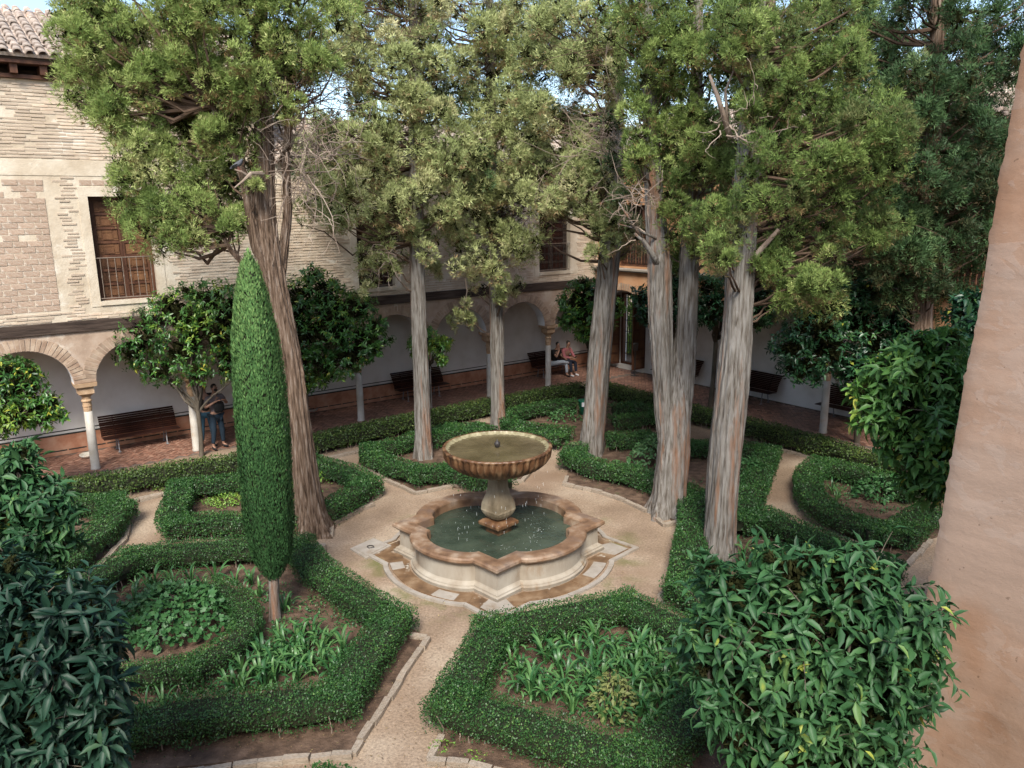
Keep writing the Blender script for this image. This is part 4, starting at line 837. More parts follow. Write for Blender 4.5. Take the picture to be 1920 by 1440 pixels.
# ------------------------------------------------------------------ cypress trees
def trunk_mesh(pts, rad, seed, k=72, step=.07, ridge=.10, flare=0.):
    pts = np.asarray(pts, float); rad = np.asarray(rad, float)*.88; c, Ln = resample(np.c_[pts], step); d = np.r_[0, np.cumsum(np.linalg.norm(np.diff(pts, axis=0), axis=1))]
    # smooth centre line
    for _ in range(6): c[1:-1] = (c[:-2]+2*c[1:-1]+c[2:])/4
    t = np.linspace(0, Ln, len(c)); r = np.interp(t, d, rad); T = nrm(np.gradient(c, axis=0)); X = nrm(np.cross(T, np.array([0, 1., .01]))); Y = np.cross(T, X)
    a = np.arange(k)*2*math.pi/k; A_, T_ = np.meshgrid(a, t); r_ = np.random.default_rng(seed); rr = np.ones_like(A_)
    for j in range(7):
        f = r_.integers(2, 6) if j < 3 else r_.integers(8, 19); am = ridge*(.55 if j < 3 else .30)
        rr += am*.8*np.sin(A_*f+r_.uniform(0, 6.3)+T_*r_.uniform(-.5, .5)+.8*np.sin(T_*r_.uniform(.6, 1.6)+r_.uniform(0, 6)))*(.6+.4*np.sin(T_*r_.uniform(.8, 2.5)+r_.uniform(0, 6)))
    rr -= ridge*.5*np.abs(np.sin(A_*7+2*np.sin(T_*.8)+seed))**8
    p3 = np.stack([np.cos(A_)*1.2, np.sin(A_)*1.2, T_*1.2], -1); rr += ridge*.22*snoise(p3, 2.2, seed, 3)
    if flare: rr += flare*np.exp(-T_*2.6)*(1+.9*np.sin(A_*5+seed)*np.exp(-T_*.8))
    R_ = r[:, None]*rr; V = c[:, None]+X[:, None]*(np.cos(A_)*R_)[..., None]+Y[:, None]*(np.sin(A_)*R_)[..., None]
    n = len(c); idx = np.arange(n*k).reshape(n, k); i2 = np.roll(idx, -1, axis=1); return V.reshape(-1, 3), np.stack([idx[:-1], i2[:-1], i2[1:], idx[1:]], -1).reshape(-1, 4)
def pxpath(base, lst, y=None):
    b_ = P(*base); y = y or b_[1]; return [PY(px, py, y+dy) for px, py, dy in lst]
def merge(ms):
    V = []; F_ = []; n = 0
    for v, f in ms: V.append(v); F_.append(f+n); n += len(v)
    return np.concatenate(V), np.concatenate(F_)
def wander(p, d, ln, seg, wob, drop=0., curl=0.):
    out = [np.array(p, float)]; d = nrm(d); st_ = ln/seg; ax = nrm(rng.normal(size=3))
    for _ in range(seg):
        d = nrm(d + rng.normal(size=3)*wob + np.array([0, 0, drop]) + np.cross(d, ax)*curl); out.append(out[-1]+d*st_)
    return np.array(out)
FORK = (np.array([[0,-.06,0],[0,.06,0],[1,.42,.05],[.16,-.30,0],[.30,-.06,.02],[.86,-.52,.10]]), np.array([[0,1,2],[3,4,5]]))
KITE5 = (np.array([[0,0,0],[.35,.5,.03],[.75,.42,.0],[1,0,-.03],[.62,-.5,.03]]), np.array([[0,1,2,3],[0,3,4,4]]))
HOLES = [(727,195,24),(1015,170,24),(1052,182,18),(1105,155,18),(1112,235,20),(842,45,18),(868,215,13),(632,208,20),(872,88,12),(1090,75,10),(1730,45,24),(700,30,16),(760,30,16),(610,60,12),(985,240,12),(1140,270,14),(1330,170,26),(1100,200,12)]
def topx(p):
    q = p-O; z = q@cF; return 960+FPX*(q@cR)/z, 720-FPX*(q@cU)/z, z
def sprays(name, mat, par, blobs, y0, ndens=1., csize=.30, spr=.115, per=230, seed=1, tbase=.5, tvar=.16, brown=.6):
    """blobs: (px, py, radius px, dy) -> clumps of small sprays over each blob's surface"""
    r_ = np.random.default_rng(seed); PC_, CS, TT = [], [], []
    Bc = []; Br = []
    FB = []
    per = int(per*1.75); spr *= .92
    for px, py, rp, dy in blobs:
        c = PY(px, py, y0+dy); Bc.append(c); Br.append(rp*(c-O)@cF/FPX)
    Bc = np.array(Bc); Br = np.array(Br)
    for c, R_ in zip(Bc, Br):
        n = max(3, int(ndens*5.2*(R_/csize)**2*.55)+2); d = nrm(r_.normal(size=(n, 3))); pos = c+d*R_*r_.uniform(.72, 1.02, (n, 1))*np.array([1, .9, 1.05])
        keep = np.ones(n, bool)
        for c2, R2 in zip(Bc, Br):
            keep &= np.linalg.norm(pos-c2, axis=1) > R2*.62
        tocam = nrm(O-c); FB.append(np.clip((d@tocam)[keep]*1.1+.75-(.25 if dy > .5 else 0), .28, 1)); PC_.append(pos[keep]); CS.append(min(csize, .85*R_)*r_.uniform(.55, 1.1, keep.sum()))
        TT.append(tbase+tvar*r_.normal(size=keep.sum()))
    fb = np.concatenate(FB); pc = np.concatenate(PC_); cs = np.concatenate(CS); tt = np.concatenate(TT); n = len(pc)
    hx, hy, hz = topx(pc); kk = np.ones(n, bool)
    for a_, b_, c_ in HOLES: kk &= np.hypot(hx-a_, hy-b_) > c_*.75+.35*cs*FPX/hz
    pc, cs, tt, fb = pc[kk], cs[kk], tt[kk], fb[kk]; n = len(pc)
    ocen = np.repeat(pc, per, 0); oc = np.repeat(cs, per); d = nrm(r_.normal(size=(n*per, 3)))
    # every clump is a handful of tufts: pull directions towards tuft axes
    K = 9; ax = nrm(r_.normal(size=(n, K, 3))+np.array([0, -.1, .25])); pick = r_.integers(0, K, n*per); axis = ax[np.repeat(np.arange(n), per), pick]
    d = nrm(axis + d*.48); rad = oc*(r_.uniform(.45, 1.0, n*per)**.45)*np.repeat(r_.uniform(.8, 1.15, (n, K)), 1, 1)[np.repeat(np.arange(n), per), pick]
    pos = ocen + d*rad[:, None]*np.array([1, 1, 1.15]); tang = np.cross(d, nrm(r_.normal(size=d.shape))); X = nrm(tang*.8+d*r_.uniform(.1, .9, (n*per, 1))+np.array([0, 0, .45])); Z = nrm(d*1.1+r_.normal(size=d.shape)*.38+np.array([0, 0, .15]))
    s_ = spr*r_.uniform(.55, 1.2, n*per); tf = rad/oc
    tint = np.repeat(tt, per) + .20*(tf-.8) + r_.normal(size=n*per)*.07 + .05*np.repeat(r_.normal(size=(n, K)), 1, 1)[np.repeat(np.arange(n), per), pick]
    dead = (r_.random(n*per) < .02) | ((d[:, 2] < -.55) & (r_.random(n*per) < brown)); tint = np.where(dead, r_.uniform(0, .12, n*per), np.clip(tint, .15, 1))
    kp = r_.random(n*per) < np.repeat(fb, per)*np.clip(oc/csize*1.1, .4, 1)
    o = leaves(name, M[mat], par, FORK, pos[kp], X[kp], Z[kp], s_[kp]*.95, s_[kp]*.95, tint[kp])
    # dark triangles in the clumps: twigs and inner shade as one painted colour
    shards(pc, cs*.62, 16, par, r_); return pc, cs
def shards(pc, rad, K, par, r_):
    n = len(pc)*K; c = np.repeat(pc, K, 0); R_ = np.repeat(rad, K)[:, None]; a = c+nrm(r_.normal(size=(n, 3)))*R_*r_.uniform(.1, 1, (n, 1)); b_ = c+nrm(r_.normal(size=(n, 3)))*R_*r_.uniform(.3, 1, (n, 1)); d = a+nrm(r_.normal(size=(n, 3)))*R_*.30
    obj('dark_twig_fill', np.stack([a, b_, d], 1).reshape(-1, 3), np.arange(n*3).reshape(-1, 3), M['core'], par, kind='stuff')
_p = (1+5**.5)/2
ICO = (nrm(np.array([[-1,_p,0],[1,_p,0],[-1,-_p,0],[1,-_p,0],[0,-1,_p],[0,1,_p],[0,-1,-_p],[0,1,-_p],[_p,0,-1],[_p,0,1],[-_p,0,-1],[-_p,0,1]])),
       np.array([[0,11,5],[0,5,1],[0,1,7],[0,7,10],[0,10,11],[1,5,9],[5,11,4],[11,10,2],[10,7,6],[7,1,8],[3,9,4],[3,4,2],[3,2,6],[3,6,8],[3,8,9],[4,9,5],[2,4,11],[6,2,10],[8,6,7],[9,8,1]]))
def limbs(mb, axis_pts, targets, r0=.05):
    """branches from the nearest point below on the trunk axis out to the foliage clumps"""
    ap = np.asarray(axis_pts)
    for t in targets:
        cand = ap[ap[:, 2] < t[2]+.3]; cand = cand if len(cand) else ap; s = cand[np.argmin(np.linalg.norm(cand-(t-ZZ*.5), axis=1))]
        L_ = np.linalg.norm(t-s); 
        if L_ < .2 or (t[2] < 5.2 and L_ > 1.1): continue
        k = 6; u = np.linspace(0, 1, k)[:, None]; c = s*(1-u)+t*u; c += ZZ*(np.sin(u*math.pi)*-.10*L_)+rng.normal(size=(k, 3))*.035*L_*np.sin(u*math.pi); mb.tube(c, np.linspace(min(r0, .018*L_+.012), .007, k), 5, cap=False)
def cypress(label, base, stems, blobs, mat='cyp', bark='bark', flare=.25, seed=1, grp='tall old cypress trees', ridge=.10, y=None, **kw):
    b_ = P(*base); y0 = y or b_[1]; root = thing('cypress_tree', (b_[0], y0, 0), label, 'tree', grp); ms = []; ax = []
    for j, (pts, rad) in enumerate(stems):
        c = pxpath(base, pts, y0); 
        if j == 0: c[0] = np.array([c[0][0], c[0][1], -.05])
        ms.append(trunk_mesh(c, rad, seed*7+j, flare=flare if j == 0 else 0, ridge=ridge)); ax.append(resample(c, .25)[0])
    obj('trunk', *merge(ms), M[bark], root, smooth=True); Vt, Ft = merge(ms); k_ = rng.integers(0, len(Ft), int(len(Ft)*.022)+60); k_ = k_[Vt[Ft[k_, 0]][:, 2] < 6.5]
    q4 = Vt[Ft[k_]]; ce = q4.mean(1); nn_ = nrm(np.cross(q4[:, 1]-q4[:, 0], q4[:, 3]-q4[:, 0])); up_ = nrm(q4[:, 3]-q4[:, 0]); m_ = len(k_); ln_ = rng.uniform(.06, .30, m_); wd_ = rng.uniform(.012, .035, m_); sg = np.sign(np.sum(nn_*np.cross(np.cross(up_, nn_), up_), 1))[:, None]
    leaves('bark_strips', M[bark], root, (np.array([[-.5,-.5,-.02],[-.5,.5,-.02],[.1,.55,.05],[.1,-.5,.04],[.5,.2,.10],[.5,-.25,.08]]), np.array([[0,3,2,1],[3,5,4,2]])), ce, up_*rng.choice([-1, 1], (m_, 1)), nn_, ln_, wd_, rng.uniform(0, 1, m_))
    if blobs:
        pc, cs = sprays('crown', mat, root, blobs, y0, seed=seed, **kw); mb = MB(); ax = np.concatenate(ax)
        sel = rng.permutation(len(pc))[:max(10, len(pc)//2)]; limbs(mb, ax, pc[sel]); mb.obj('branches', M['darktwig'], root, kind='stuff')
    return root
def tangle(par, centre, spread, d0, n, ln, name='dead_twigs', mat='twig', wob=.28, drop=-.03, r=.010, sub=2):
    mb = MB()
    for _ in range(n):
        p = centre + rng.normal(size=3)*spread; q = wander(p, nrm(d0+rng.normal(size=3)*.55), ln*rng.uniform(.5, 1.3), 9, wob, drop, rng.uniform(-.25, .25)); mb.tube(q, np.linspace(r*rng.uniform(.6, 1.4), .003, 10), 4, cap=False)
        for _k in range(sub):
            i = rng.integers(2, 8); q2 = wander(q[i], nrm(q[i+1]-q[i]+rng.normal(size=3)*.7), ln*rng.uniform(.2, .5), 6, wob, drop, rng.uniform(-.3, .3)); mb.tube(q2, np.linspace(r*.5, .0025, 7), 3, cap=False)
    return mb.obj(name, M[mat], par, kind='stuff')
def jit(bl, dys, seed=0, shrink=.9):
    r_ = random.Random(seed); out = []
    for b_ in bl:
        out.append((b_[0], b_[1], b_[2], dys[0]+r_.uniform(-.3, .3)))
        for d_ in dys[1:]: out.append((b_[0]+r_.uniform(-30, 30), b_[1]+r_.uniform(-30, 30), b_[2]*shrink, d_+r_.uniform(-.4, .4)))
    return out
# 1: twisted brown trunk with the big left crown
c1 = [(190,70,75),(170,150,62),(235,205,55),(300,90,95),(410,70,95),(480,120,65),(300,190,75),(390,180,70),(262,300,52),(300,375,70),(345,300,72),(395,275,55),(375,395,62),(420,390,45),(330,430,36),(300,420,40),(455,215,42),(435,420,30),(505,200,26),(458,345,24),(470,280,26),(520,150,34),(545,200,20),(500,90,40),(570,80,50),(585,30,60),(430,-40,110),(250,-30,110),(600,130,28),(160,10,60)]
T1 = cypress('twisted brown cypress with a huge left leaning crown, growing behind the clipped column cypress', (588,1000),
    [([(588,1008,0),(578,930,0),(566,830,0),(550,700,0),(533,610,.0),(515,540,.0),(498,450,.05),(492,380,.1),(495,280,.1),(490,180,.1),(488,60,.1),(490,-80,.1)], [.36,.27,.235,.225,.215,.215,.24,.24,.19,.17,.14,.1]),
     ([(525,560,.1),(530,480,.15),(540,400,.2),(535,300,.2),(545,200,.25),(540,60,.3)], [.06,.10,.09,.08,.07,.05]),
     ([(512,540,-.1),(480,460,-.15),(470,400,-.15),(458,330,-.2),(430,270,-.3),(400,200,-.4)], [.08,.11,.10,.09,.07,.05]),
     ([(520,545,-.05),(470,505,-.2),(430,470,-.3),(415,430,-.35)], [.06,.055,.045,.03])],
    jit(c1, (-.35, .9), 1), mat='cyp', bark='barkred', flare=.35, seed=1, ridge=.17, tbase=.62, csize=.33, spr=.10, per=300, ndens=1.25)
cT = PY(560, 300, P(588,1000)[1]+.1)
tangle(T1, cT, np.array([.28,.2,.35]), np.array([.5,-.2,.6]), 85, 1.25); tangle(T1, PY(545,190,14.5), np.array([.3,.3,.25]), np.array([.4,0,.8]), 80, 1.3, name='inner_branches', mat='darktwig', wob=.18)
tangle(T1, PY(560, 330, 14.3), np.array([.12,.12,.1]), np.array([.1,-.1,-1]), 9, 1.3, name='hanging_twigs', wob=.2, drop=-.15, r=.012)
# branch on which the pigeon sits
mb = MB(); yb = P(588,1000)[1]-.55; mb.tube([PY(490,330,yb+.4), PY(468,333,yb+.15), PY(452,322,yb), PY(440,318,yb-.05)], [.05,.035,.024,.014], 7); mb.tube([PY(492,325,yb+.3), PY(470,325,yb), PY(455,340,yb-.05), PY(440,352,yb-.1)], [.045,.03,.02,.012], 7); mb.obj('broken_branch', M['twig'], T1)
# 2: straight pale trunk left of the bowl
c2 = [(790,455,36),(735,420,48),(700,470,26),(700,505,20),(735,500,18),(655,380,52),(615,350,42),(765,345,62),(690,300,52),(805,300,58),(845,345,48),(640,265,38),(745,215,46),(800,180,46),(700,170,42),(655,130,46),(625,80,48),(640,20,50),(825,245,40),(590,300,28),(850,420,34),(590,390,22),(710,-30,60),(700,60,44),(760,140,44),(690,245,44),(745,275,46),(725,350,44),(850,290,40),(790,55,46),(600,250,26),(800,100,36),(790,0,50),(690,545,10),(870,490,24)]
T2 = cypress('straight pale grey cypress trunk just left of the fountain bowl', (795,860),
    [([(795,866,0),(793,800,0),(789,700,0),(785,600,0),(782,500,0),(780,380,0),(778,200,0),(776,0,0),(775,-150,0)], [.245,.225,.215,.21,.205,.19,.16,.13,.09])],
    jit(c2, (-.5, .9), 2), mat='cypolive', seed=2, tbase=.62, csize=.40, spr=.135, per=200, flare=.22)
tangle(T2, PY(770,90,19), np.array([.6,.4,.8]), np.array([.1,0,1]), 60, 1.6, name='inner_branches', mat='darktwig', wob=.15); tangle(T2, PY(735,480,18.6), np.array([.2,.2,.15]), np.array([-1,-.3,.2]), 16, .9)
# 3: straight pale trunk right behind the bowl
c3 = [(935,470,52),(890,440,46),(960,430,36),(900,510,26),(935,530,20),(925,380,44),(905,330,50),(965,340,40),(960,270,46),(865,225,40),(915,250,52),(940,170,48),(880,150,52),(900,80,56),(985,120,44),(990,50,60),(870,10,60),(935,0,55),(868,580,13),(872,600,11),(940,555,13),(1010,200,36),(825,500,14),(850,120,40),(830,40,40),(960,230,40),(1000,300,40),(880,380,36),(940,60,50)]
cD = [(700,60,50),(760,20,50),(620,250,40),(560,100,40),(840,150,50),(700,200,30),(780,250,50),(660,330,50),(880,330,50),(600,330,40)]
sprays('shaded_crown', 'cypshade', T2, [(a, b_, c_, rng.uniform(1.0, 1.8)) for a, b_, c_ in cD], P(795,860)[1], seed=22, tbase=.35, csize=.42, spr=.15, per=110)  # back layer of the crown, its shade painted by darker leaves
T3 = cypress('straight pale grey cypress trunk directly behind the fountain bowl', (935,808),
    [([(935,812,0),(934,760,0),(932,680,0),(931,600,0),(929,530,0),(926,430,0),(922,250,0),(918,60,0),(915,-120,0)], [.245,.22,.21,.21,.205,.19,.16,.12,.08])],
    jit(c3, (-.7, .7), 3), mat='cypolive', seed=3, tbase=.62, csize=.42, spr=.14, per=190, flare=.2)
mb = MB(); mb.tube([PY(872,520,20.6), PY(876,545,20.6), PY(870,575,20.6)], [.02,.015,.01], 5); mb.obj('hanging_branch', M['twig'], T3); tangle(T3, PY(960,400,21.2), np.array([.5,.3,.5]), np.array([.4,-.2,.5]), 40, 1.3, mat='darktwig', name='inner_branches')
# 4: leaning trunk
c4 = [(1045,350,52),(1015,400,34),(1095,330,48),(1130,385,50),(1150,425,38),(1135,465,26),(1010,290,46),(1035,215,48),(1075,235,36),(1100,130,46),(1050,60,62),(1130,40,56),(1120,150,30),(1150,200,20),(1165,90,30),(1000,360,30),(1060,400,24),(1085,290,34),(1050,140,44),(1000,60,50),(985,190,44),(1040,310,40),(1140,110,40)]
cD = [(960,60,50),(1000,130,40),(900,200,50),(1040,200,50),(980,260,40),(1080,60,60),(1100,160,50),(1020,20,60),(940,380,40),(1000,340,50)]
sprays('shaded_crown', 'cypshade', T3, [(a, b_, c_, rng.uniform(.8, 1.6)) for a, b_, c_ in cD], P(935,808)[1], seed=23, tbase=.35, csize=.42, spr=.15, per=110)
T4 = cypress('leaning light brown cypress trunk right of the bowl, next to the litter bin', (1110,852),
    [([(1108,858,0),(1113,800,0),(1121,700,0),(1131,600,0),(1140,510,0),(1148,420,0),(1154,300,0),(1160,100,0),(1163,-100,0)], [.35,.335,.325,.32,.30,.27,.22,.16,.10])],
    jit(c4, (-.6, .8), 4), mat='cypolive', seed=4, tbase=.62, csize=.38, spr=.13, per=210, flare=.15)
tangle(T4, PY(1165,270,18.2), np.array([.35,.3,.35]), np.array([-1,-.2,.35]), 60, 1.7, name='dead_twigs', mat='twig', wob=.14, drop=.0); tangle(T4, PY(1165,110,18.6), np.array([.4,.3,.5]), np.array([-1,0,.8]), 70, 1.8, name='inner_branches', mat='darktwig', wob=.12)
# 5: twin trunk
c5 = [(1213,300,38),(1205,240,42),(1235,190,50),(1222,110,52),(1215,30,60),(1285,300,52),(1305,370,54),(1290,430,44),(1335,440,52),(1258,335,30),(1290,210,50),(1300,120,52),(1320,40,60),(1340,350,48),(1255,390,14),(1190,70,40),(1270,250,40),(1345,280,30),(1240,20,60),(1250,110,50),(1160,40,40),(1310,250,40),(1345,160,40),(1195,170,36)]
T5 = cypress('twin stemmed grey cypress trunk with rooted foot, right of the fountain', (1250,962),
    [([(1252,972,0),(1254,930,0),(1262,850,0),(1266,770,0),(1270,690,.05),(1272,620,.1)], [.40,.36,.38,.33,.20,.04]),
     ([(1252,880,-.04),(1246,780,-.05),(1242,680,-.05),(1237,580,-.05),(1236,500,-.05),(1230,420,0),(1224,340,.05),(1218,200,.1),(1212,0,.1)], [.14,.22,.25,.27,.26,.22,.19,.15,.1]),
     ([(1270,880,.04),(1278,780,.05),(1284,680,.05),(1289,580,.05),(1293,480,.05),(1300,380,.1),(1305,200,.1),(1310,0,.1)], [.14,.22,.24,.22,.21,.18,.14,.09])],
    jit(c5, (-.45, .8), 5), mat='cyp', seed=5, tbase=.55, csize=.32, spr=.105, per=260, flare=.40, ridge=.13)
mb = MB(); yb = P(1250,962)[1]-.35; mb.tube([PY(1240,505,yb+.2), PY(1222,475,yb+.05), PY(1205,450,yb-.05), PY(1190,438,yb-.1)], [.075,.055,.04,.028], 8); mb.tube([PY(1205,450,yb-.05), PY(1180,410,yb-.2), PY(1160,380,yb-.3)], [.03,.02,.012], 6); mb.obj('bare_limb', M['bark'], T5, smooth=True); mb = MB()
mb.tube([PY(1235,450,yb+.2), PY(1215,440,yb), PY(1190,428,yb-.1), PY(1160,420,yb-.1)], [.03,.025,.02,.01], 6); mb.obj('bare_limb', M['bark'], T5, smooth=True)
tangle(T5, PY(1205,400,14.6), np.array([.12,.1,.2]), np.array([-1,-.2,.5]), 22, .9)
# 6: thick front trunk
c6 = [(1400,430,50),(1375,480,40),(1445,400,66),(1495,480,58),(1540,520,44),(1485,545,36),(1470,325,76),(1550,275,78),(1500,205,62),(1455,120,50),(1475,50,80),(1560,60,70),(1600,340,66),(1640,265,66),(1580,420,52),(1345,410,34),(1440,270,40),(1400,350,36),(1360,60,46),(1400,10,50),(1570,160,62),(1640,420,40),(1420,190,30),(1400,90,44),(1440,200,46),(1530,360,50),(1430,500,34),(1520,130,50)]
sprays('shaded_crown', 'cypshade', T5, [(1180,300,34,1.6),(1172,385,26,1.6),(1155,245,30,1.5),(1200,430,22,1.4),(1140,320,26,1.8),(1330,220,44,1.2)], P(1250,962)[1], seed=25, tbase=.35, csize=.36, spr=.13, per=120)
T6 = cypress('thickest cypress trunk, two toned brown and grey, nearest on the right', (1350,1048),
    [([(1349,1056,0),(1350,1000,0),(1357,900,0),(1366,800,0),(1376,700,0),(1384,600,0),(1390,500,0),(1398,380,0),(1410,230,0),(1418,100,0),(1424,-80,0)], [.315,.30,.31,.31,.30,.275,.26,.24,.21,.17,.1])],
    jit(c6, (-.35, .9), 6), mat='cyp', seed=6, tbase=.40, csize=.28, spr=.092, per=290, flare=.22, ridge=.12)
mb = MB(); yb = 12.6; mb.tube([PY(1402,500,yb+.2), PY(1425,470,yb), PY(1460,430,yb-.1)], [.07,.05,.03], 7); mb.obj('bare_limb', M['twig'], T6, smooth=True); mb = MB(); mb.tube([PY(1370,260,yb), PY(1345,180,yb-.1), PY(1330,140,yb-.15)], [.05,.035,.02], 6); mb.tube([PY(1365,240,yb), PY(1360,170,yb), PY(1385,110,yb)], [.03,.02,.01], 6); mb.obj('bare_limb', M['twig'], T6, smooth=True)
tangle(T6, PY(1385,235,12.4), np.array([.2,.15,.12]), np.array([.2,-.3,-.1]), 14, .7)
# 7, 8: cypresses at the right, shade put into their leaf colour
c7 = [(1700,340,78),(1765,260,80),(1720,170,66),(1800,340,66),(1780,420,56),(1700,430,50),(1830,150,74),(1880,60,66),(1770,60,60),(1650,160,50),(1660,60,46),(1690,500,44),(1735,530,28),(1740,480,44),(1620,480,40),(1845,250,60),(1850,380,40),(1740,340,70),(1810,480,26),(1900,-20,60),(1700,-20,60),(1640,520,20),(1860,310,60),(1870,180,60),(1780,500,44),(1700,570,30),(1660,570,26),(1750,570,24),(1820,420,60),(1600,200,60),(1600,60,60),(1690,260,60)]
T7 = cypress('dark shaded cypress at the far right, partly behind the near wall', (1722,860), [([(1722,900,0),(1724,750,0),(1727,600,0),(1735,450,0),(1745,300,0),(1755,100,0),(1760,-80,0)], [.28,.26,.24,.22,.19,.14,.1])],
    jit(c7, (-.5, .9), 7), mat='cypshade', bark='barkred', seed=7, tbase=.40, csize=.36, spr=.125, per=210, flare=.1, y=16.0)
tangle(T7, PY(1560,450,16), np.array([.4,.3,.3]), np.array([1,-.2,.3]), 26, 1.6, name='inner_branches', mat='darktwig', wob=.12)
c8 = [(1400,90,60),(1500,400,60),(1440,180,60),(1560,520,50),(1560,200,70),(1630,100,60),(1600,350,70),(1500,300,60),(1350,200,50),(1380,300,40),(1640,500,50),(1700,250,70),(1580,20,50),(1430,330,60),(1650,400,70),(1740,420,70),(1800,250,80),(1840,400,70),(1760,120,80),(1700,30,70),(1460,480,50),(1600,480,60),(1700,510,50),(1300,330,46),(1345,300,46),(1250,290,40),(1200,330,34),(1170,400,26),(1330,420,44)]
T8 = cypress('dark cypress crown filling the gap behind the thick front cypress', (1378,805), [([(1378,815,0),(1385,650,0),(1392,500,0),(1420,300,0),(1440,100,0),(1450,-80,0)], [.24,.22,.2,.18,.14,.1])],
    [(a, b_, c_, rng.uniform(-.8, .8)) for a, b_, c_ in c8], mat='cypshade', bark='barkred', seed=8, tbase=.30, csize=.45, spr=.15, per=170, flare=.1, y=18.6)
# clipped column cypress
tb = P(515,1165); tp = thing('column_cypress', tb, 'narrow clipped bright green column cypress tapering to a point, in the front left bed', 'tree')
def topi():
    b2 = PY(514,1085,tb[1]); top = PY(465,470,tb[1]); N = 60000; t = rng.uniform(0, 1, N)
    prof_t = [0, .03, .08, .2, .4, .6, .75, .88, .95, 1]; prof_r = [.10, .19, .29, .365, .375, .36, .31, .215, .125, .01]
    sel = rng.random(N) < np.interp(t, prof_t, prof_r)/.45; t = t[sel]; N = len(t); a = rng.uniform(0, 6.283, N); r = np.interp(t, prof_t, prof_r)
    ax = b2[None]*(1-t[:, None])+top[None]*t[:, None]; d = np.stack([np.cos(a), np.sin(a), 0*a], 1); lump = snoise(np.stack([np.cos(a), np.sin(a), t*1.2], -1), 1.2, 77, 3)
    pos = ax + d*(r*(1+.075*lump)-rng.random(N)**2*.06)[:, None]; X = nrm(ZZ*1.2+d*.35+rdir(N)*.35); Z = nrm(d+rdir(N)*.5); s_ = rng.uniform(.035, .07, N)
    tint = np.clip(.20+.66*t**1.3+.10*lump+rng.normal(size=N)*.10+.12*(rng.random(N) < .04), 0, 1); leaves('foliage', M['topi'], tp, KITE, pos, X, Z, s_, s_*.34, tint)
    mb = MB(); K = 16
    V, F_ = [], []; tt = np.linspace(0, 1, 22)
    rings = [[b2*(1-q)+top*q+np.array([math.cos(x), math.sin(x), 0])*max(.004, np.interp(q, prof_t, prof_r)*.84-.02) for x in np.arange(K)*2*math.pi/K] for q in tt]
    obj('dark_twig_fill', *stack(rings), M['hcore'], tp)
    v, f = trunk_mesh([tb-ZZ*.03, tb*.7+b2*.3, b2+ZZ*.1, b2+ZZ*.5], [.10,.085,.09,.06], 99, k=28, step=.03, ridge=.12, flare=.2); obj('trunk', v, f, M['bark'], tp, smooth=True)
topi()

# ------------------------------------------------------------------ orange trees
LT = [_leaf(3, c_, .12, .5) for c_ in (.15, .3, .45)]
def tri_tpl(tp):
    V, F_ = tp; T_ = []
    for f in F_:
        for i in range(1, len(f)-1):
            t = [f[0], f[i], f[i+1]]
            if len({tuple(np.round(V[q], 5)) for q in t}) == 3: T_.append(t)
    return (V, np.array(T_))
LTT = [tri_tpl(t) for t in LT]
def whorls(Bc, Br, n, L0, r_, nl=6, droop=.25, inner=.55):
    """leaf positions in rosettes at twig ends over the blobs; returns pos, X, Z, len"""
    area = Br**2; cnt = np.maximum(3, (n*area/area.sum()).astype(int)); PP, DD = [], []
    for c, R_, k in zip(Bc, Br, cnt):
        d = nrm(r_.normal(size=(k, 3))+np.array([0, 0, .15])); p = c+d*R_*(r_.uniform(inner, 1.06, (k, 1))**.6)*np.array([1.05, 1.05, .95]); keep = np.ones(k, bool)
        for c2, R2 in zip(Bc, Br): keep &= np.linalg.norm(p-c2, axis=1) > R2*.6
        PP.append(p[keep]); DD.append(d[keep])
    p = np.concatenate(PP); d = np.concatenate(DD); m_ = len(p); ax = nrm(d*.8+r_.normal(size=d.shape)*.45+np.array([0, 0, .35]))
    t1 = nrm(np.cross(ax, r_.normal(size=ax.shape))); t2 = np.cross(ax, t1); P_, X_, Z_, L_, W_ = [], [], [], [], []
    for j in range(nl):
        a = j*2.4+r_.uniform(0, .8, m_); s = (t1*np.cos(a)[:, None]+t2*np.sin(a)[:, None]); x = nrm(s+ax*r_.uniform(.05, .9, (m_, 1))-np.array([0, 0, 1.])*droop*r_.uniform(.2, 1.6, (m_, 1))); P_.append(p-ax*(j*L0*.13)[..., None] if False else p-ax*(j*L0*.14)); X_.append(x); Z_.append(nrm(ax*.8+ZZ*.6+r_.normal(size=ax.shape)*.25)); L_.append(L0*r_.uniform(.5, 1.2, m_)); W_.append(np.arange(m_))
    return np.concatenate(P_), np.concatenate(X_), np.concatenate(Z_), np.concatenate(L_), p, np.concatenate(W_)
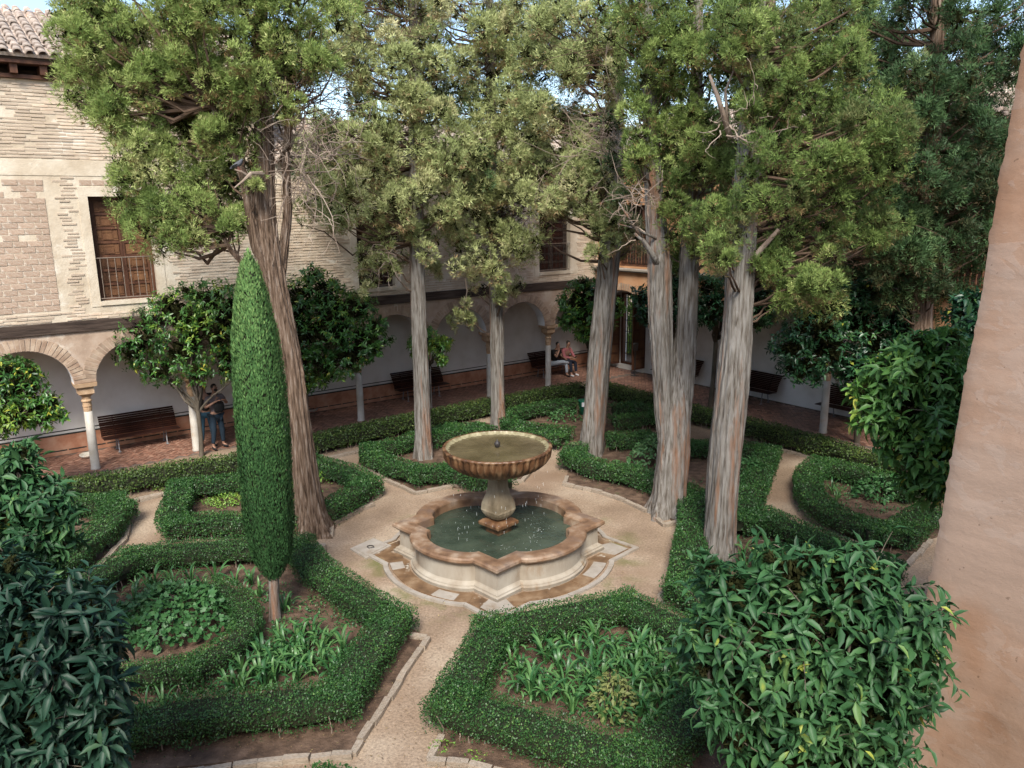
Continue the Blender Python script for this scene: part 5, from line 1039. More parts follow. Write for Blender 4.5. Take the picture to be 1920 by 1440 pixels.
def orange_tree(label, base, blobs, y0, n, L0, mat='oleaf', tb=.5, seed=1, parts=0, wr=.42, trunk_r=.06, fork=.7, nl=6, core=.72, shoots=0, dys=(0, .5), fruit=0, trunk=None, grp='orange trees in the garden', name='orange_tree', yel=.02):
    r_ = np.random.default_rng(seed+100); root = thing(name, (base[0], base[1], 0), label, 'tree', grp); Bc, Br = [], []
    for px, py, rp in blobs:
        for q, dy in enumerate(dys):
            c = PY(px+(0 if q == 0 else r_.uniform(-12, 12)), py+(0 if q == 0 else r_.uniform(-8, 8)), y0+dy); Bc.append(c); Br.append(rp*((c-O)@cF)/FPX*(1 if q == 0 else .92))
    Bc = np.array(Bc); Br = np.array(Br); pos, X, Z, Ls, tips, wid = whorls(Bc, Br, n, L0, r_, nl)
    SH = []
    if shoots:
        xs = []
        for _ in range(shoots):
            i = r_.integers(len(tips)); c = Bc[np.argmin(np.linalg.norm(Bc-tips[i], axis=1))]; d = nrm(tips[i]-c+r_.normal(size=3)*.12+np.array([0, 0, .25])*.3); k = r_.integers(7, 12); ln = r_.uniform(.22, .42); st_ = tips[i]; SH.append((st_, st_+d*ln*.55, st_+d*ln-np.array([0, 0, .03])))
            for q in range(k):
                f = (q+1)/k; a = q*2.4; t1 = nrm(np.cross(d, [.3, .5, .8])); t2 = np.cross(d, t1); sx = nrm((t1*math.cos(a)+t2*math.sin(a))*1.0+d*(.35+.5*f)-np.array([0, 0, .25])); xs.append((st_+d*ln*f, sx, nrm(d*.5+ZZ+r_.normal(size=3)*.2), L0*r_.uniform(.65, 1.0), i))
        pos = np.concatenate([pos, [x[0] for x in xs]]); X = np.concatenate([X, [x[1] for x in xs]]); Z = np.concatenate([Z, [x[2] for x in xs]]); Ls = np.concatenate([Ls, [x[3] for x in xs]]); wid = np.concatenate([wid, [x[4] for x in xs]]).astype(int)
    N = len(pos)
    wt = r_.normal(size=len(tips))*.13+.22*snoise(tips, .5, seed, 2); tint = np.clip(tb+wt[wid]+r_.normal(size=N)*.10, .02, .93); yl = r_.random(N) < yel+.10*(snoise(tips, .6, seed+5, 2)[wid] > .62); tint[yl] = r_.uniform(.9, 1, yl.sum())
    idx = np.arange(N)
    if parts:
        order = np.argsort(np.linalg.norm(pos-O, axis=1)+np.abs(r_.normal(size=N))*.25); pick = order[:parts]; idx = np.setdiff1d(idx, pick); mes = []
        for v, tp_ in enumerate(LTT):
            for t_ in (.25, .45, .6, .8):
                me = mesh_of('leaf', tp_[0], tp_[1], None, np.full(len(tp_[0]), t_)); me.materials.append(M[mat]); mes.append((t_, me))
        for k in pick:
            x = X[k]; y_ = nrm(np.cross(Z[k], x)); z_ = np.cross(x, y_); cand = min(range(4), key=lambda q: abs((.25, .45, .6, .8)[q]-tint[k])); me = mes[r_.integers(3)*4+cand][1]
            o = D.objects.new('leaf', me); COL.objects.link(o); o.parent = root; mm_ = Matrix(np.stack([x*Ls[k], y_*Ls[k]*wr, z_*Ls[k]], 1).tolist()).to_4x4(); mm_.translation = Vector(pos[k]-BASE[root.name]); o.matrix_local = mm_
    vs, fs, ts, nn = [], [], [], 0
    near = parts > 0
    for v in range(3):
        sub = idx[v::3]; tp_ = LTT[v] if near else LEAF4; V, Fq = scatter(tp_, pos[sub], X[sub], Z[sub], Ls[sub], Ls[sub]*wr); vs.append(V); fs.append(Fq+nn); nn += len(V); ts.append(np.repeat(tint[sub], len(tp_[0])))
    obj('foliage', np.concatenate(vs), np.concatenate(fs), M[mat], root, kind='stuff', tint=np.concatenate(ts), smooth=near)
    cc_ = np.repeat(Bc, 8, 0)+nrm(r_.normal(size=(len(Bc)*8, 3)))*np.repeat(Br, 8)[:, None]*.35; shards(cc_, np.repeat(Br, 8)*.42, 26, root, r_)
    mb = MB(); cen = Bc.mean(0); b0 = np.array([base[0], base[1], -.02]); fz = fork*(Bc[:, 2].min()); f0 = trunk if trunk is not None else np.array([base[0]*.85+cen[0]*.15, base[1]*.85+cen[1]*.15, max(.9, fz)])
    v, f = trunk_mesh([b0, b0*.5+f0*.5+np.array([.02, 0, 0]), f0, f0+ZZ*.25], [trunk_r*1.35, trunk_r*1.1, trunk_r*1.05, trunk_r*.8], seed, k=24, step=.08, ridge=.06); obj('trunk', v, f, M['obark'], root, smooth=True)
    for c in Bc[r_.permutation(len(Bc))[:14]]: 
        u = np.linspace(0, 1, 7)[:, None]; cu = (f0+ZZ*.1)*(1-u)+c*u+ZZ*np.sin(u*math.pi)*.1+r_.normal(size=(7, 3))*.03; mb.tube(cu, np.linspace(trunk_r*.55, .01, 7), 6, cap=False)
    for q3 in SH: mb.tube(np.array(q3), [.005, .004, .002], 4, cap=False)
    for t in tips[r_.permutation(len(tips))[:90]]:
        c = Bc[np.argmin(np.linalg.norm(Bc-t, axis=1))]; mb.tube([c, c*.4+t*.6+r_.normal(size=3)*.03, t], [.012, .008, .004], 4, cap=False)
    mb.obj('branches', M['obark'], root, kind='stuff')
    for k in range(fruit):
        t = tips[r_.integers(len(tips))]*.97+cen*.03-ZZ*.05; m2 = MB(); m2.lathe(t, [(.001,-.036),(.018,-.032),(.031,-.018),(.036,0),(.031,.018),(.018,.031),(.001,.035)], 12); m2.obj('fruit', M['fruit'], root, smooth=True)
    return root
pO = P(378, 855)
orange_tree('round headed orange tree between the second and third arcade columns, left of the column cypress', pO, [(270,620,52),(250,660,36),(300,690,34),(330,590,58),(345,650,52),(395,560,44),(400,620,58),(430,680,44),(440,590,60),(370,700,26),(310,570,30),(480,620,50),(460,700,30),(475,560,40),(345,545,16),(330,715,12),(450,735,14),(235,630,22)], 19.1, 2300, .125, tb=.56, seed=1, trunk_r=.055)
orange_tree('wide orange tree with a dark green head just right of the column cypress', P(571, 800), [(560,560,50),(600,545,40),(570,620,56),(620,620,60),(660,580,40),(680,640,42),(640,680,36),(600,690,34),(560,680,40),(700,610,26),(620,580,50),(585,520,24),(660,660,40),(700,650,22),(575,720,20),(540,600,40),(720,640,10)], 19.8, 2300, .13, tb=.55, seed=2, trunk_r=.06)
orange_tree('small orange tree showing on both sides of the straight pale trunk left of the bowl', P(806, 775), [(790,655,22),(800,630,20),(822,650,20),(828,672,14),(780,640,16),(838,640,9)], 21.4, 420, .12, tb=.62, seed=3, dys=(0, .3), trunk_r=.03, yel=.04)
orange_tree('orange tree standing in the corner left of the leaning cypress, in front of the arcade', P(1104, 745), [(1080,560,34),(1095,590,36),(1070,600,22),(1110,550,30),(1090,530,16),(1100,625,18),(1125,600,26),(1125,640,14),(1060,575,14),(1150,575,20)], 22.3, 800, .14, tb=.58, seed=4, dys=(0, .4), trunk_r=.05)
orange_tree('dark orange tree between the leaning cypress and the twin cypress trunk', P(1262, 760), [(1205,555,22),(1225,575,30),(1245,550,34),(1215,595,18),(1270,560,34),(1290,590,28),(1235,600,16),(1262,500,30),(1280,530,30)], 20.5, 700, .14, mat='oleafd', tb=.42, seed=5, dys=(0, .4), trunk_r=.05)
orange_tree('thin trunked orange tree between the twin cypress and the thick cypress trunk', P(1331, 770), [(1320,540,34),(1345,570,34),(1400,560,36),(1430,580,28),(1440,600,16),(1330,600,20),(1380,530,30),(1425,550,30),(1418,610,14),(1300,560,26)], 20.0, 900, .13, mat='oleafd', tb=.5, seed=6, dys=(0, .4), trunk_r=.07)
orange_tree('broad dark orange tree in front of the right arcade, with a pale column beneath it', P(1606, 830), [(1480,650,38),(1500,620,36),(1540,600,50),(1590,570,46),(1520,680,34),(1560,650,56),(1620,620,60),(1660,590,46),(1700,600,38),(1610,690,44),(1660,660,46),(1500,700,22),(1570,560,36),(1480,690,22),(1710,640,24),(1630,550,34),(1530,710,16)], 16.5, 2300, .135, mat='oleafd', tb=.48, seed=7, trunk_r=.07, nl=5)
orange_tree('orange tree at the left edge with yellowing leaves, in front of the first arch', P(-20, 880), [(20,700,36),(50,720,36),(10,740,40),(60,760,34),(100,765,22),(30,780,34),(80,790,22),(-20,720,50),(-20,780,40),(50,690,18),(115,780,12),(0,800,24),(95,750,20),(60,695,14)], 15.2, 1300, .12, tb=.64, seed=8, trunk_r=.05, yel=.09, dys=(0, .45))
orange_tree('orange tree against the broken wall edge on the right, middle height', (7.4, 10.4), [(1660,700,42),(1700,680,44),(1640,760,38),(1690,760,60),(1750,700,56),(1760,780,60),(1700,830,52),(1760,860,50),(1730,900,42),(1780,640,34),(1800,720,50),(1720,640,26),(1810,800,56),(1620,730,22),(1790,900,40),(1640,800,18),(1750,930,18),(1610,790,8)], 9.0, 1500, .155, mat='oleafg', tb=.55, seed=9, trunk_r=.06, parts=200, fork=.6, dys=(0, .4), yel=.03, wr=.38, shoots=40)
orange_tree('upper orange tree branches at the right wall edge above the middle one', (9.0, 12.4), [(1800,590,26),(1815,620,28),(1770,640,30),(1820,560,20),(1740,650,22),(1840,600,40),(1790,650,30),(1835,650,40)], 11.0, 600, .15, mat='oleafd', tb=.45, seed=10, trunk_r=.05, dys=(0, .4), fork=.5)
orange_tree('large glossy leaved orange tree filling the lower right corner, touching the near wall', (3.3, 6.6), [(1370,1110,60),(1330,1180,46),(1400,1200,90),(1480,1080,58),(1500,1160,90),(1580,1090,66),(1600,1180,95),(1640,1110,60),(1690,1180,66),(1720,1230,50),(1400,1300,80),(1490,1290,100),(1600,1300,100),(1680,1300,60),(1330,1260,44),(1380,1380,50),(1480,1400,90),(1580,1420,80),(1650,1390,55),(1520,1050,34),(1740,1160,36),(1290,1200,22),(1330,1060,26),(1440,1050,30),(1600,1040,30),(1730,1290,24),(1340,1330,30),(1650,1240,70),(1420,1450,60)], 6.1, 2000, .165, mat='oleaff', tb=.44, seed=11, trunk_r=.06, parts=300, fork=.5, dys=(0, .45), fruit=9, yel=.02, wr=.34, nl=5, core=.6, shoots=110)
orange_tree('dark blue green leaved tree filling the lower left corner', (-4.4, 5.4), [(60,1180,80),(150,1160,60),(30,1260,90),(130,1240,80),(190,1210,40),(90,1330,90),(170,1300,60),(40,1400,90),(140,1400,80),(200,1360,36),(60,1130,50),(-40,1200,80),(-40,1330,90),(215,1410,24),(-20,1110,50),(20,1060,36),(200,1290,30)], 5.6, 1300, .185, mat='oleafb', tb=.50, seed=12, parts=300, trunk_r=.06, fork=.5, dys=(0, .4), wr=.30, nl=5, yel=.004, shoots=50, grp='leafy trees at the lower edge')
orange_tree('green leaved tree at the left edge above the dark lower left tree', (-6.4, 8.9), [(30,880,40),(70,930,50),(20,950,60),(60,1000,56),(100,960,40),(20,1040,50),(80,1050,40),(120,980,26),(-30,920,60),(-30,1000,60),(40,850,24),(115,1010,24),(90,1090,24)], 8.8, 1200, .16, mat='oleaff', tb=.55, seed=13, parts=200, trunk_r=.05, fork=.5, dys=(0, .4), yel=.012, wr=.36, shoots=40, grp='leafy trees at the lower edge')

# ------------------------------------------------------------------ plants in the beds
STR = []
for v in range(6):
    r_ = np.random.default_rng(v+50); n = 6; cv = r_.uniform(.5, 1.25); V = []; x = z = 0.; a = r_.uniform(1.15, 1.45)
    for i in range(n+1):
        t = i/n; w_ = .042*(1-.25*t)*(0 if i == n else 1)*(.55+.9*t if t < .5 else 1.); V += [[x, w_, z+.012], [x, 0, z], [x, -w_, z+.012]]; x += math.cos(a)/n; z += math.sin(a)/n; a -= cv*2*t*.62
    F_ = []
    for i in range(n): b_ = i*3; F_ += [[b_, b_+1, b_+4, b_+3], [b_+1, b_+2, b_+5, b_+4]]
    for t_ in (.3, .5, .72): 
        me = mesh_of('leaf', V, F_, None, np.full(len(V), t_)); me.materials.append(M['strap']); me.shade_smooth(); STR.append(me)
def tuft(p, size, nl, label, grp):
    root = thing('strap_leaf_plant', (p[0], p[1], .03), label, 'plant', grp, rz=rng.uniform(0, 6.28))
    for k in range(nl):
        o = D.objects.new('leaf', STR[rng.integers(len(STR))]); COL.objects.link(o); o.parent = root; a = k*2.4+rng.normal()*.3; s = size*rng.uniform(.7, 1.15)
        o.rotation_euler = (rng.normal()*.12, rng.uniform(-.35, .45), a); o.scale = (s, s*1.15, s); o.location = (.02*math.cos(a), .02*math.sin(a), 0)
def inpoly(x, y, pts):
    c = False; j = len(pts)-1
    for i in range(len(pts)):
        if (pts[i][1] > y) != (pts[j][1] > y) and x < (pts[j][0]-pts[i][0])*(y-pts[i][1])/(pts[j][1]-pts[i][1])+pts[i][0]: c = not c
        j = i
    return c
def tufts(poly, n, size, nl, label, dmin=.2, z=.03):
    xs = [p[0] for p in poly]; ys = [p[1] for p in poly]; got = []
    for _ in range(4000):
        if len(got) >= n: break
        px, py = rng.uniform(min(xs), max(xs)), rng.uniform(min(ys), max(ys))
        if not inpoly(px, py, poly): continue
        p = P(px, py, z)
        if all(np.linalg.norm(p-q) > dmin for q in got): got.append(p)
    got.sort(key=lambda p: -p[1]); per = 6; ORD = ['back', 'second', 'third', 'fourth', 'fifth', 'sixth', 'seventh', 'eighth', 'ninth', 'tenth', 'eleventh']; NUM = ['leftmost', 'second from left', 'third from left', 'third from right', 'second from right', 'rightmost']
    nr = (len(got)+per-1)//per; short = label.split(',')[0]
    for r in range(nr):
        rowp = sorted(got[r*per:(r+1)*per], key=lambda p: p[0]); k = len(rowp)
        for i, p in enumerate(rowp):
            pos_ = NUM[i] if i < (k+1)//2 else NUM[6-(k-i)]; lb = (short+', '+(pos_ if nr == 1 else ORD[r]+' row '+pos_)) if k > 1 or nr > 1 else short
            tuft(p, size*rng.uniform(.8, 1.15), nl, lb, short)
tufts([(960,1235),(1010,1215),(1110,1205),(1200,1200),(1290,1240),(1330,1300),(1290,1320),(1230,1370),(1180,1385),(1090,1355),(950,1295)], 60, .46, 12, 'lily plant inside the five sided hedge', .15)
tufts([(510,1205),(560,1195),(640,1205),(665,1240),(650,1275),(560,1285),(430,1305),(430,1280),(480,1240)], 38, .42, 12, 'strap leaved plant right of column cypress foot', .14)
tufts([(225,1120),(270,1098),(380,1085),(470,1090),(505,1130),(470,1110),(300,1110),(250,1130)], 13, .40, 10, 'strap leaved plant behind the ivy mound', .2)
tufts([(535,1130),(560,1135),(555,1150),(530,1150)], 2, .34, 9, 'pale strap leaved plant against column cypress trunk', .15)
tufts([(1150,880),(1200,880),(1225,905),(1180,898)], 7, .42, 9, 'strap leaved plant between leaning and twin cypress', .2)
tufts([(1370,1045),(1415,1040),(1420,1070),(1370,1075)], 5, .45, 10, 'strap leaved plant beside thick cypress foot', .2)
tufts([(1545,925),(1580,915),(1590,935),(1560,945)], 4, .36, 8, 'small strap leaved plant in far right hedge loop', .2)
tufts([(825,880),(848,868),(850,880),(830,888)], 2, .38, 8, 'strap leaved plant beside the straight pale cypress trunk', .15)
tufts([(270,1330),(330,1318),(350,1325),(280,1340)], 3, .34, 7, 'lone strap leaved plant in shaded front left bed', .2)
def bush(label, px, py, rx, ry, hh, n, L0, mat, tb=.5, name='leafy_plant', base=None, flat=True, wr=.75, yel=0., tvar=.12):
    c = P(px, py, 0) if base is None else np.array([*base[:2], 0.]); root = thing(name, c, label, 'plant'); r_ = np.random.default_rng(int(px)); a = r_.uniform(0, 6.28, n); q = np.sqrt(r_.uniform(0, 1, n)); x = rx*q*np.cos(a); y = ry*q*np.sin(a)
    dome = hh*(1-.75*q**2.2)+.05*snoise(np.stack([x, y], -1), 1.6, int(py), 3); z = np.maximum(.03, dome*r_.uniform(.45, 1.05, n)**.5); pos = c+np.stack([x, y, z], 1); dr = nrm(np.stack([x/rx, y/ry, .7+0*x], 1)); X = nrm(np.stack([np.cos(a), np.sin(a), 0*a], 1)*.8+r_.normal(size=(n, 3))*.6); Z = nrm(dr+r_.normal(size=(n, 3))*.35); s_ = L0*r_.uniform(.6, 1.2, n)
    tint = np.clip(tb+tvar*r_.normal(size=n)+.15*(z/hh-.6), 0, 1); leaves('foliage', M[mat], root, LOBE if wr > .6 else LEAF4, pos, X, Z, s_, s_*wr, tint)
    mb = MB()
    for k in range(26):
        i = r_.integers(n); mb.tube([c+np.array([x[i]*.7, y[i]*.7, 0]), pos[i]*.5+(c+np.array([x[i]*.7, y[i]*.7, z[i]]))*.5-ZZ*.05, pos[i]], [.008, .006, .004], 4, cap=False)
    mb.obj('stems', M['darktwig'], root, kind='stuff'); return root
la = []; 
for k in range(11):
    a = -math.pi+2*math.pi*k/11*1.0; rr = 1.0 if k % 2 else .72; la.append([.5+.5*rr*math.cos(a), .5*rr*math.sin(a), .08*(k % 2)])
LOBE = (np.array([[.5, 0, -.03]]+la), np.array([[0, 1+k, 1+(k+1) % 11] for k in range(11)]))
bush('mound of broad lobed ivy like leaves inside the low curved hedge, front left bed', 330, 1175, 1.0, .80, .62, 1900, .11, 'lobed', .32)
bush('pale green leafy shrub between the leaning cypress and the twin cypress trunk', 1228, 872, .62, .45, .75, 620, .13, 'lobed', .7, 'shrub', wr=.5)
bush('leafy green shrub right of the thick cypress trunk base', 1400, 905, .45, .4, .6, 300, .13, 'lobed', .4, 'shrub', wr=.5)
bush('dark leafy shrub inside the rounded far right hedge', 1650, 935, .55, .4, .5, 420, .13, 'lobed', .35, 'shrub', wr=.5)
bush('bright green seedlings inside the hedge behind the column cypress', 428, 948, .35, .25, .28, 260, .08, 'bright', .6, wr=.4)
bush('bright green low plant inside the hedge right of the twisted cypress', 600, 905, .25, .2, .3, 160, .09, 'bright', .5, wr=.4)
bush('yellowing shrub among the strap leaved plants in front of the fountain', 1150, 1345, .30, .24, .62, 320, .085, 'yellow', .5, 'shrub', wr=.45)
bush('low green plant inside the far corner hedge loops', 1060, 790, .5, .35, .4, 240, .12, 'lobed', .5, wr=.5)
for px, py, lb in ((830,1405,'small weeds at the left corner kerb of the bed in front of the fountain'), (890,1425,'small green weed behind the kerb at the bottom of the front bed'), (1268,1110,'small bright weeds at the kerb right of the fountain'), (350,918,'bright weeds along the kerb at the far end of the left path'), (300,921,'tiny weeds by the left end of the far left kerb'), (650,838,'bright weeds below the long hedge behind the twisted cypress')):
    bush(lb, px, py, .16, .09, .08, 60, .04, 'bright', .5, 'weed', wr=.5)
def cover(poly, n, name, label, L0=.05, mat='bright', hz=.07):
    xs = [p[0] for p in poly]; ys = [p[1] for p in poly]; pts = []
    while len(pts) < n:
        px, py = rng.uniform(min(xs), max(xs)), rng.uniform(min(ys), max(ys))
        if inpoly(px, py, poly):
            p = P(px, py, .03)
            if snoise(p[None]*1., .9, 61, 3)[0] > rng.uniform(-.3, .5): pts.append(p+ZZ*rng.uniform(0, hz))
    pos = np.array(pts); N = len(pos); s_ = L0*rng.uniform(.5, 1.3, N); o = leaves(name, M[mat], None, LEAF4, pos, nrm(rdir(N)+ZZ*.3), nrm(ZZ*1.2+rdir(N)*.6), s_, s_*.6, np.clip(rng.normal(.35, .2, N), 0, 1)); o['label'] = label
cover([(940,1210),(1170,1170),(1330,1240),(1300,1310),(1190,1380),(930,1300)], 2600, 'ground_cover', 'low ground cover leaves on the soil inside the five sided hedge', mat='strap')
cover([(480,1110),(560,1090),(690,1160),(640,1270),(430,1310),(250,1330),(480,1240),(510,1180)], 2400, 'ground_cover', 'low ground cover leaves on the soil of the front left bed', mat='strap')
cover([(1140,885),(1230,880),(1290,900),(1400,860),(1430,850),(1400,990),(1560,1030),(1620,1060),(1500,1110),(1330,1080),(1310,960),(1260,900)], 2600, 'ground_cover', 'low ground cover leaves on the soil under the thick cypresses', mat='lobed')
cover([(1540,900),(1640,895),(1740,950),(1650,965),(1560,950)], 900, 'ground_cover', 'low ground cover leaves inside the rounded far right hedge', mat='lobed')
cover([(350,915),(460,905),(640,900),(640,930),(470,955),(340,950)], 1200, 'ground_cover', 'low ground cover leaves in the twisted cypress bed', mat='bright')
# litter of fallen leaves and grit on paths and beds
def litter(name, n, mat, size, polys, z, label):
    pts = []
    while len(pts) < n:
        px, py = rng.uniform(*polys[0]), rng.uniform(*polys[1]); pts.append(P(px, py, z+rng.uniform(0, .004)))
    pos = np.array(pts); pos = pos[np.linalg.norm(pos[:, :2]-FC[:2], axis=1) > 2.15]; N = len(pos); X = nrm(rdir(N)*np.array([1, 1, .15])); Z = nrm(ZZ+rdir(N)*.3); s_ = size*rng.uniform(.4, 1.4, N); o = leaves(name, M[mat], None, KITE, pos, X, Z, s_, s_*(.16 if 'needles' in name else .7), rng.uniform(0, 1, N)); o['label'] = label
litter('fallen_leaves', 5200, 'litterm', .020, ((0, 1760), (850, 1450)), .034, 'scattered small fallen leaves on paths and beds')
litter('dry_needles', 7000, 'twigl', .035, ((0, 1760), (850, 1450)), .030, 'dry brown cypress needles and twigs lying on the ground')
litter('grit', 6000, 'kerb', .014, ((0, 1760), (850, 1450)), .004, 'pale grit scattered on the earth paths')

# garden beyond the gate and behind the buildings
for k, (s, o, r, lb) in enumerate(((-4.9, -6.4, 1.6, 'bright leafy bush seen through the bars of the gate, left one'), (-2.9, -4.9, 1.2, 'bright yellow green bush in the middle behind the gate'), (-1.9, -5.9, 1.5, 'bright leafy bush seen through the gate, right one'))):
    c = B(s, 0, o); root = thing('garden_bush', c, lb, 'bush'); N = 3200; d = rdir(N); pos = c+np.array([0, 0, 1.5])+d*np.array([r, r, 1.8])*rng.uniform(.7, 1, (N, 1)); leaves('foliage', M['bright'], root, LEAF4, pos, nrm(d+rdir(N)*.7), nrm(d+rdir(N)*.5), .18, .10, np.clip(rng.normal(.65, .25, N), 0, 1))  # bright leaf colour stands in for sunlight on these bushes
bk = thing('garden_tree', (3.6, 40, 0), 'yellow green tree rising behind the roofs, seen through a gap in the cypresses', 'tree'); N = 3000; d = rdir(N); pos = np.array([3.9, 40, 9.2])+d*np.array([2.2, 2.0, 1.9])*rng.uniform(.5, 1, (N, 1)); leaves('crown', M['yellow'], bk, LEAF4, pos, nrm(d+rdir(N)), nrm(d+rdir(N)*.5), .3, .2, rng.uniform(0, 1, N)); mb = MB(); mb.tube([(3.6, 40, 0), (3.7, 40, 5), (3.9, 40, 9)], [.25, .2, .1], 8); mb.obj('trunk', M['obark'], bk)

# ------------------------------------------------------------------ people and the pigeon
def skin(name, verts, edges, rad, mat, par, sub=2, root_i=0):
    bm = bmesh.new(); lay = bm.verts.layers.skin.verify(); vs = [bm.verts.new(tuple(float(c) for c in v)) for v in verts]
    for i, v in enumerate(vs): r = rad[i]; v[lay].radius = (r, r) if np.isscalar(r) else r; v[lay].use_root = (i == root_i)
    for e in edges: bm.edges.new((vs[e[0]], vs[e[1]]))
    me = D.meshes.new(name); bm.to_mesh(me); bm.free(); o = D.objects.new(name+'_src', me); COL.objects.link(o)
    o.modifiers.new('s', 'SKIN').use_smooth_shade = True; sb = o.modifiers.new('u', 'SUBSURF'); sb.levels = sub; sb.render_levels = sub
    dg = bpy.context.evaluated_depsgraph_get(); dg.update(); m2 = D.meshes.new_from_object(o.evaluated_get(dg)); m2.name = name; D.objects.remove(o); m2.materials.clear(); m2.materials.append(mat)
    r = D.objects.new(name, m2); COL.objects.link(r); r.parent = par; m2.shade_smooth(); BASE[r.name] = np.zeros(3); return r
SKINM = plain('skin_tone', (.34,.19,.13,1), .55)
def chain(V, E_, R_, pts, rads, start=None):
    prev = start
    for p, r in zip(pts, rads):
        V.append(p); R_.append(r); i = len(V)-1
        if prev is not None: E_.append((prev, i))
        prev = i
    return prev
def hand(V, E_, R_, wrist_i, wrist, d, up):
    d = nrm(np.array(d)); up = nrm(np.array(up)); sd_ = np.cross(d, up); palm = np.array(wrist)+d*.07; V.append(tuple(palm)); R_.append((.034, .018)); E_.append((wrist_i, len(V)-1)); pi_ = len(V)-1
    for k, (of, ln) in enumerate(((-.03, .065), (-.01, .078), (.01, .074), (.03, .058))):
        a = palm+d*.03+sd_*of; chain(V, E_, R_, [tuple(a), tuple(a+d*ln*.5-up*.008), tuple(a+d*ln*.85-up*.03)], [.010, .0085, .007], pi_)
    a = palm-sd_*.035-d*.02; chain(V, E_, R_, [tuple(a), tuple(a+d*.04-sd_*.018)], [.011, .009], pi_)
def person(loc, rz, label, pose, shirt, trousers, shoe, hair, long_sleeve=False, mask=None, extra=None):
    root = thing('person', loc, label, 'person', rz=rz); J = pose; V, E_, R_ = [], [], []
    V.append(J['pelvis']); R_.append((.135, .10)); t = chain(V, E_, R_, [J['waist'], J['chest'], J['neckb']], [(.12, .09), (.155, .105), .07], 0)
    nk = chain(V, E_, R_, [J['neck'], J['chin'], J['head'], J['crown']], [.052, .062, .082, .062], t)
    for s in 'LR':
        sh_i = chain(V, E_, R_, [J['sh'+s]], [.062], t-1); wr = chain(V, E_, R_, [J['el'+s], J['wr'+s]], [.043, .027], sh_i); hand(V, E_, R_, wr, J['wr'+s], J['hd'+s], J['hu'+s])
        hp = chain(V, E_, R_, [J['hip'+s], J['kn'+s], J['an'+s], J['to'+s]], [.085, .058, .038, .035], 0)
    skin('body', V, E_, R_, SKINM, root, 1)
    hd = np.array(J['head']); fw = nrm(np.array(J['face']))
    upv = nrm(np.array(J['crown'])-np.array(J['chin'])); sdv = np.cross(fw, upv)
    m2 = MB(); m2.lathe((0,0,0), [(.001,-.03),(.012,-.02),(.016,-.005),(.008,.012),(.001,.02)], 8)
    nv = np.concatenate(m2.v); nose = hd+fw*.085-upv*.02; obj('nose', [nose+sdv*v[0]+fw*v[1]+upv*v[2] for v in nv], m2.f, SKINM, root, world=False, smooth=True)
    for q in (-1, 1):
        m3 = MB(); m3.lathe(hd+fw*.078+sdv*.03*q+upv*.012, [(.001,-.007),(.009,-.003),(.009,.003),(.001,.007)], 8); m3.obj('eye', M['iron'], root, world=False)
        m3 = MB(); m3.lathe(hd+sdv*.082*q-upv*.01, [(.001,-.028),(.012,-.015),(.016,.008),(.001,.028)], 8); m3.obj('ear', SKINM, root, world=False, smooth=True)
    m3 = MB(); m3.tube([hd+fw*.082-upv*.055-sdv*.022, hd+fw*.09-upv*.056, hd+fw*.082-upv*.055+sdv*.022], .005, 5); m3.obj('mouth', plain('lip', (.25,.08,.06,1)), root, world=False)
    if mask:
        V2, E2, R2 = [], [], []; chain(V2, E2, R2, [tuple(hd+fw*.035-upv*.075), tuple(hd+fw*.055-upv*.045), tuple(hd+fw*.05-upv*.01)], [.05, .06, .05]); skin('face_mask', V2, E2, R2, mask, root, 2)
    V2, E2, R2 = [], [], []; chain(V2, E2, R2, [tuple(hd-fw*.045-upv*.05), tuple(hd-fw*.03+upv*.02), tuple(hd-fw*.0+upv*.055), tuple(hd+fw*.035+upv*.07)], [.06, .086, .085, .05]); skin('hair', V2, E2, R2, hair, root, 2)
    V2, E2, R2 = [], [], []; V2.append(J['pelvis']); R2.append((.152, .118)); t = chain(V2, E2, R2, [J['waist'], J['chest'], J['neckb']], [(.14, .108), (.172, .122), .078], 0)
    for s in 'LR':
        a = np.array(J['sh'+s]); b_ = np.array(J['el'+s]); w_ = np.array(J['wr'+s])
        if long_sleeve: chain(V2, E2, R2, [tuple(a), tuple(b_), tuple(b_*.15+w_*.85)], [.078, .058, .042], t-1)
        else: chain(V2, E2, R2, [tuple(a), tuple(a*.4+b_*.6)], [.078, .064], t-1)
    skin('shirt', V2, E2, R2, shirt, root, 2)
    V2, E2, R2 = [], [], []; V2.append(tuple(np.array(J['pelvis'])+np.array([0, 0, .02]))); R2.append((.150, .118))
    for s in 'LR':
        kn = np.array(J['kn'+s]); an = np.array(J['an'+s]); chain(V2, E2, R2, [J['hip'+s], tuple(np.array(J['hip'+s])*.5+kn*.5), tuple(kn), tuple(kn*.15+an*.85)], [.102, .088, .074, .056], 0)
    skin('trousers', V2, E2, R2, trousers, root, 2)
    for s in 'LR':
        an = np.array(J['an'+s]); to = np.array(J['to'+s]); V2, E2, R2 = [], [], []; chain(V2, E2, R2, [tuple(an-(to-an)*.25-np.array([0,0,.02])), tuple(an*.6+to*.4-np.array([0,0,.015])), tuple(to)], [.042, .045, .038]); skin('shoe', V2, E2, R2, shoe, root, 2)
    if extra: extra(root, J)
    return root
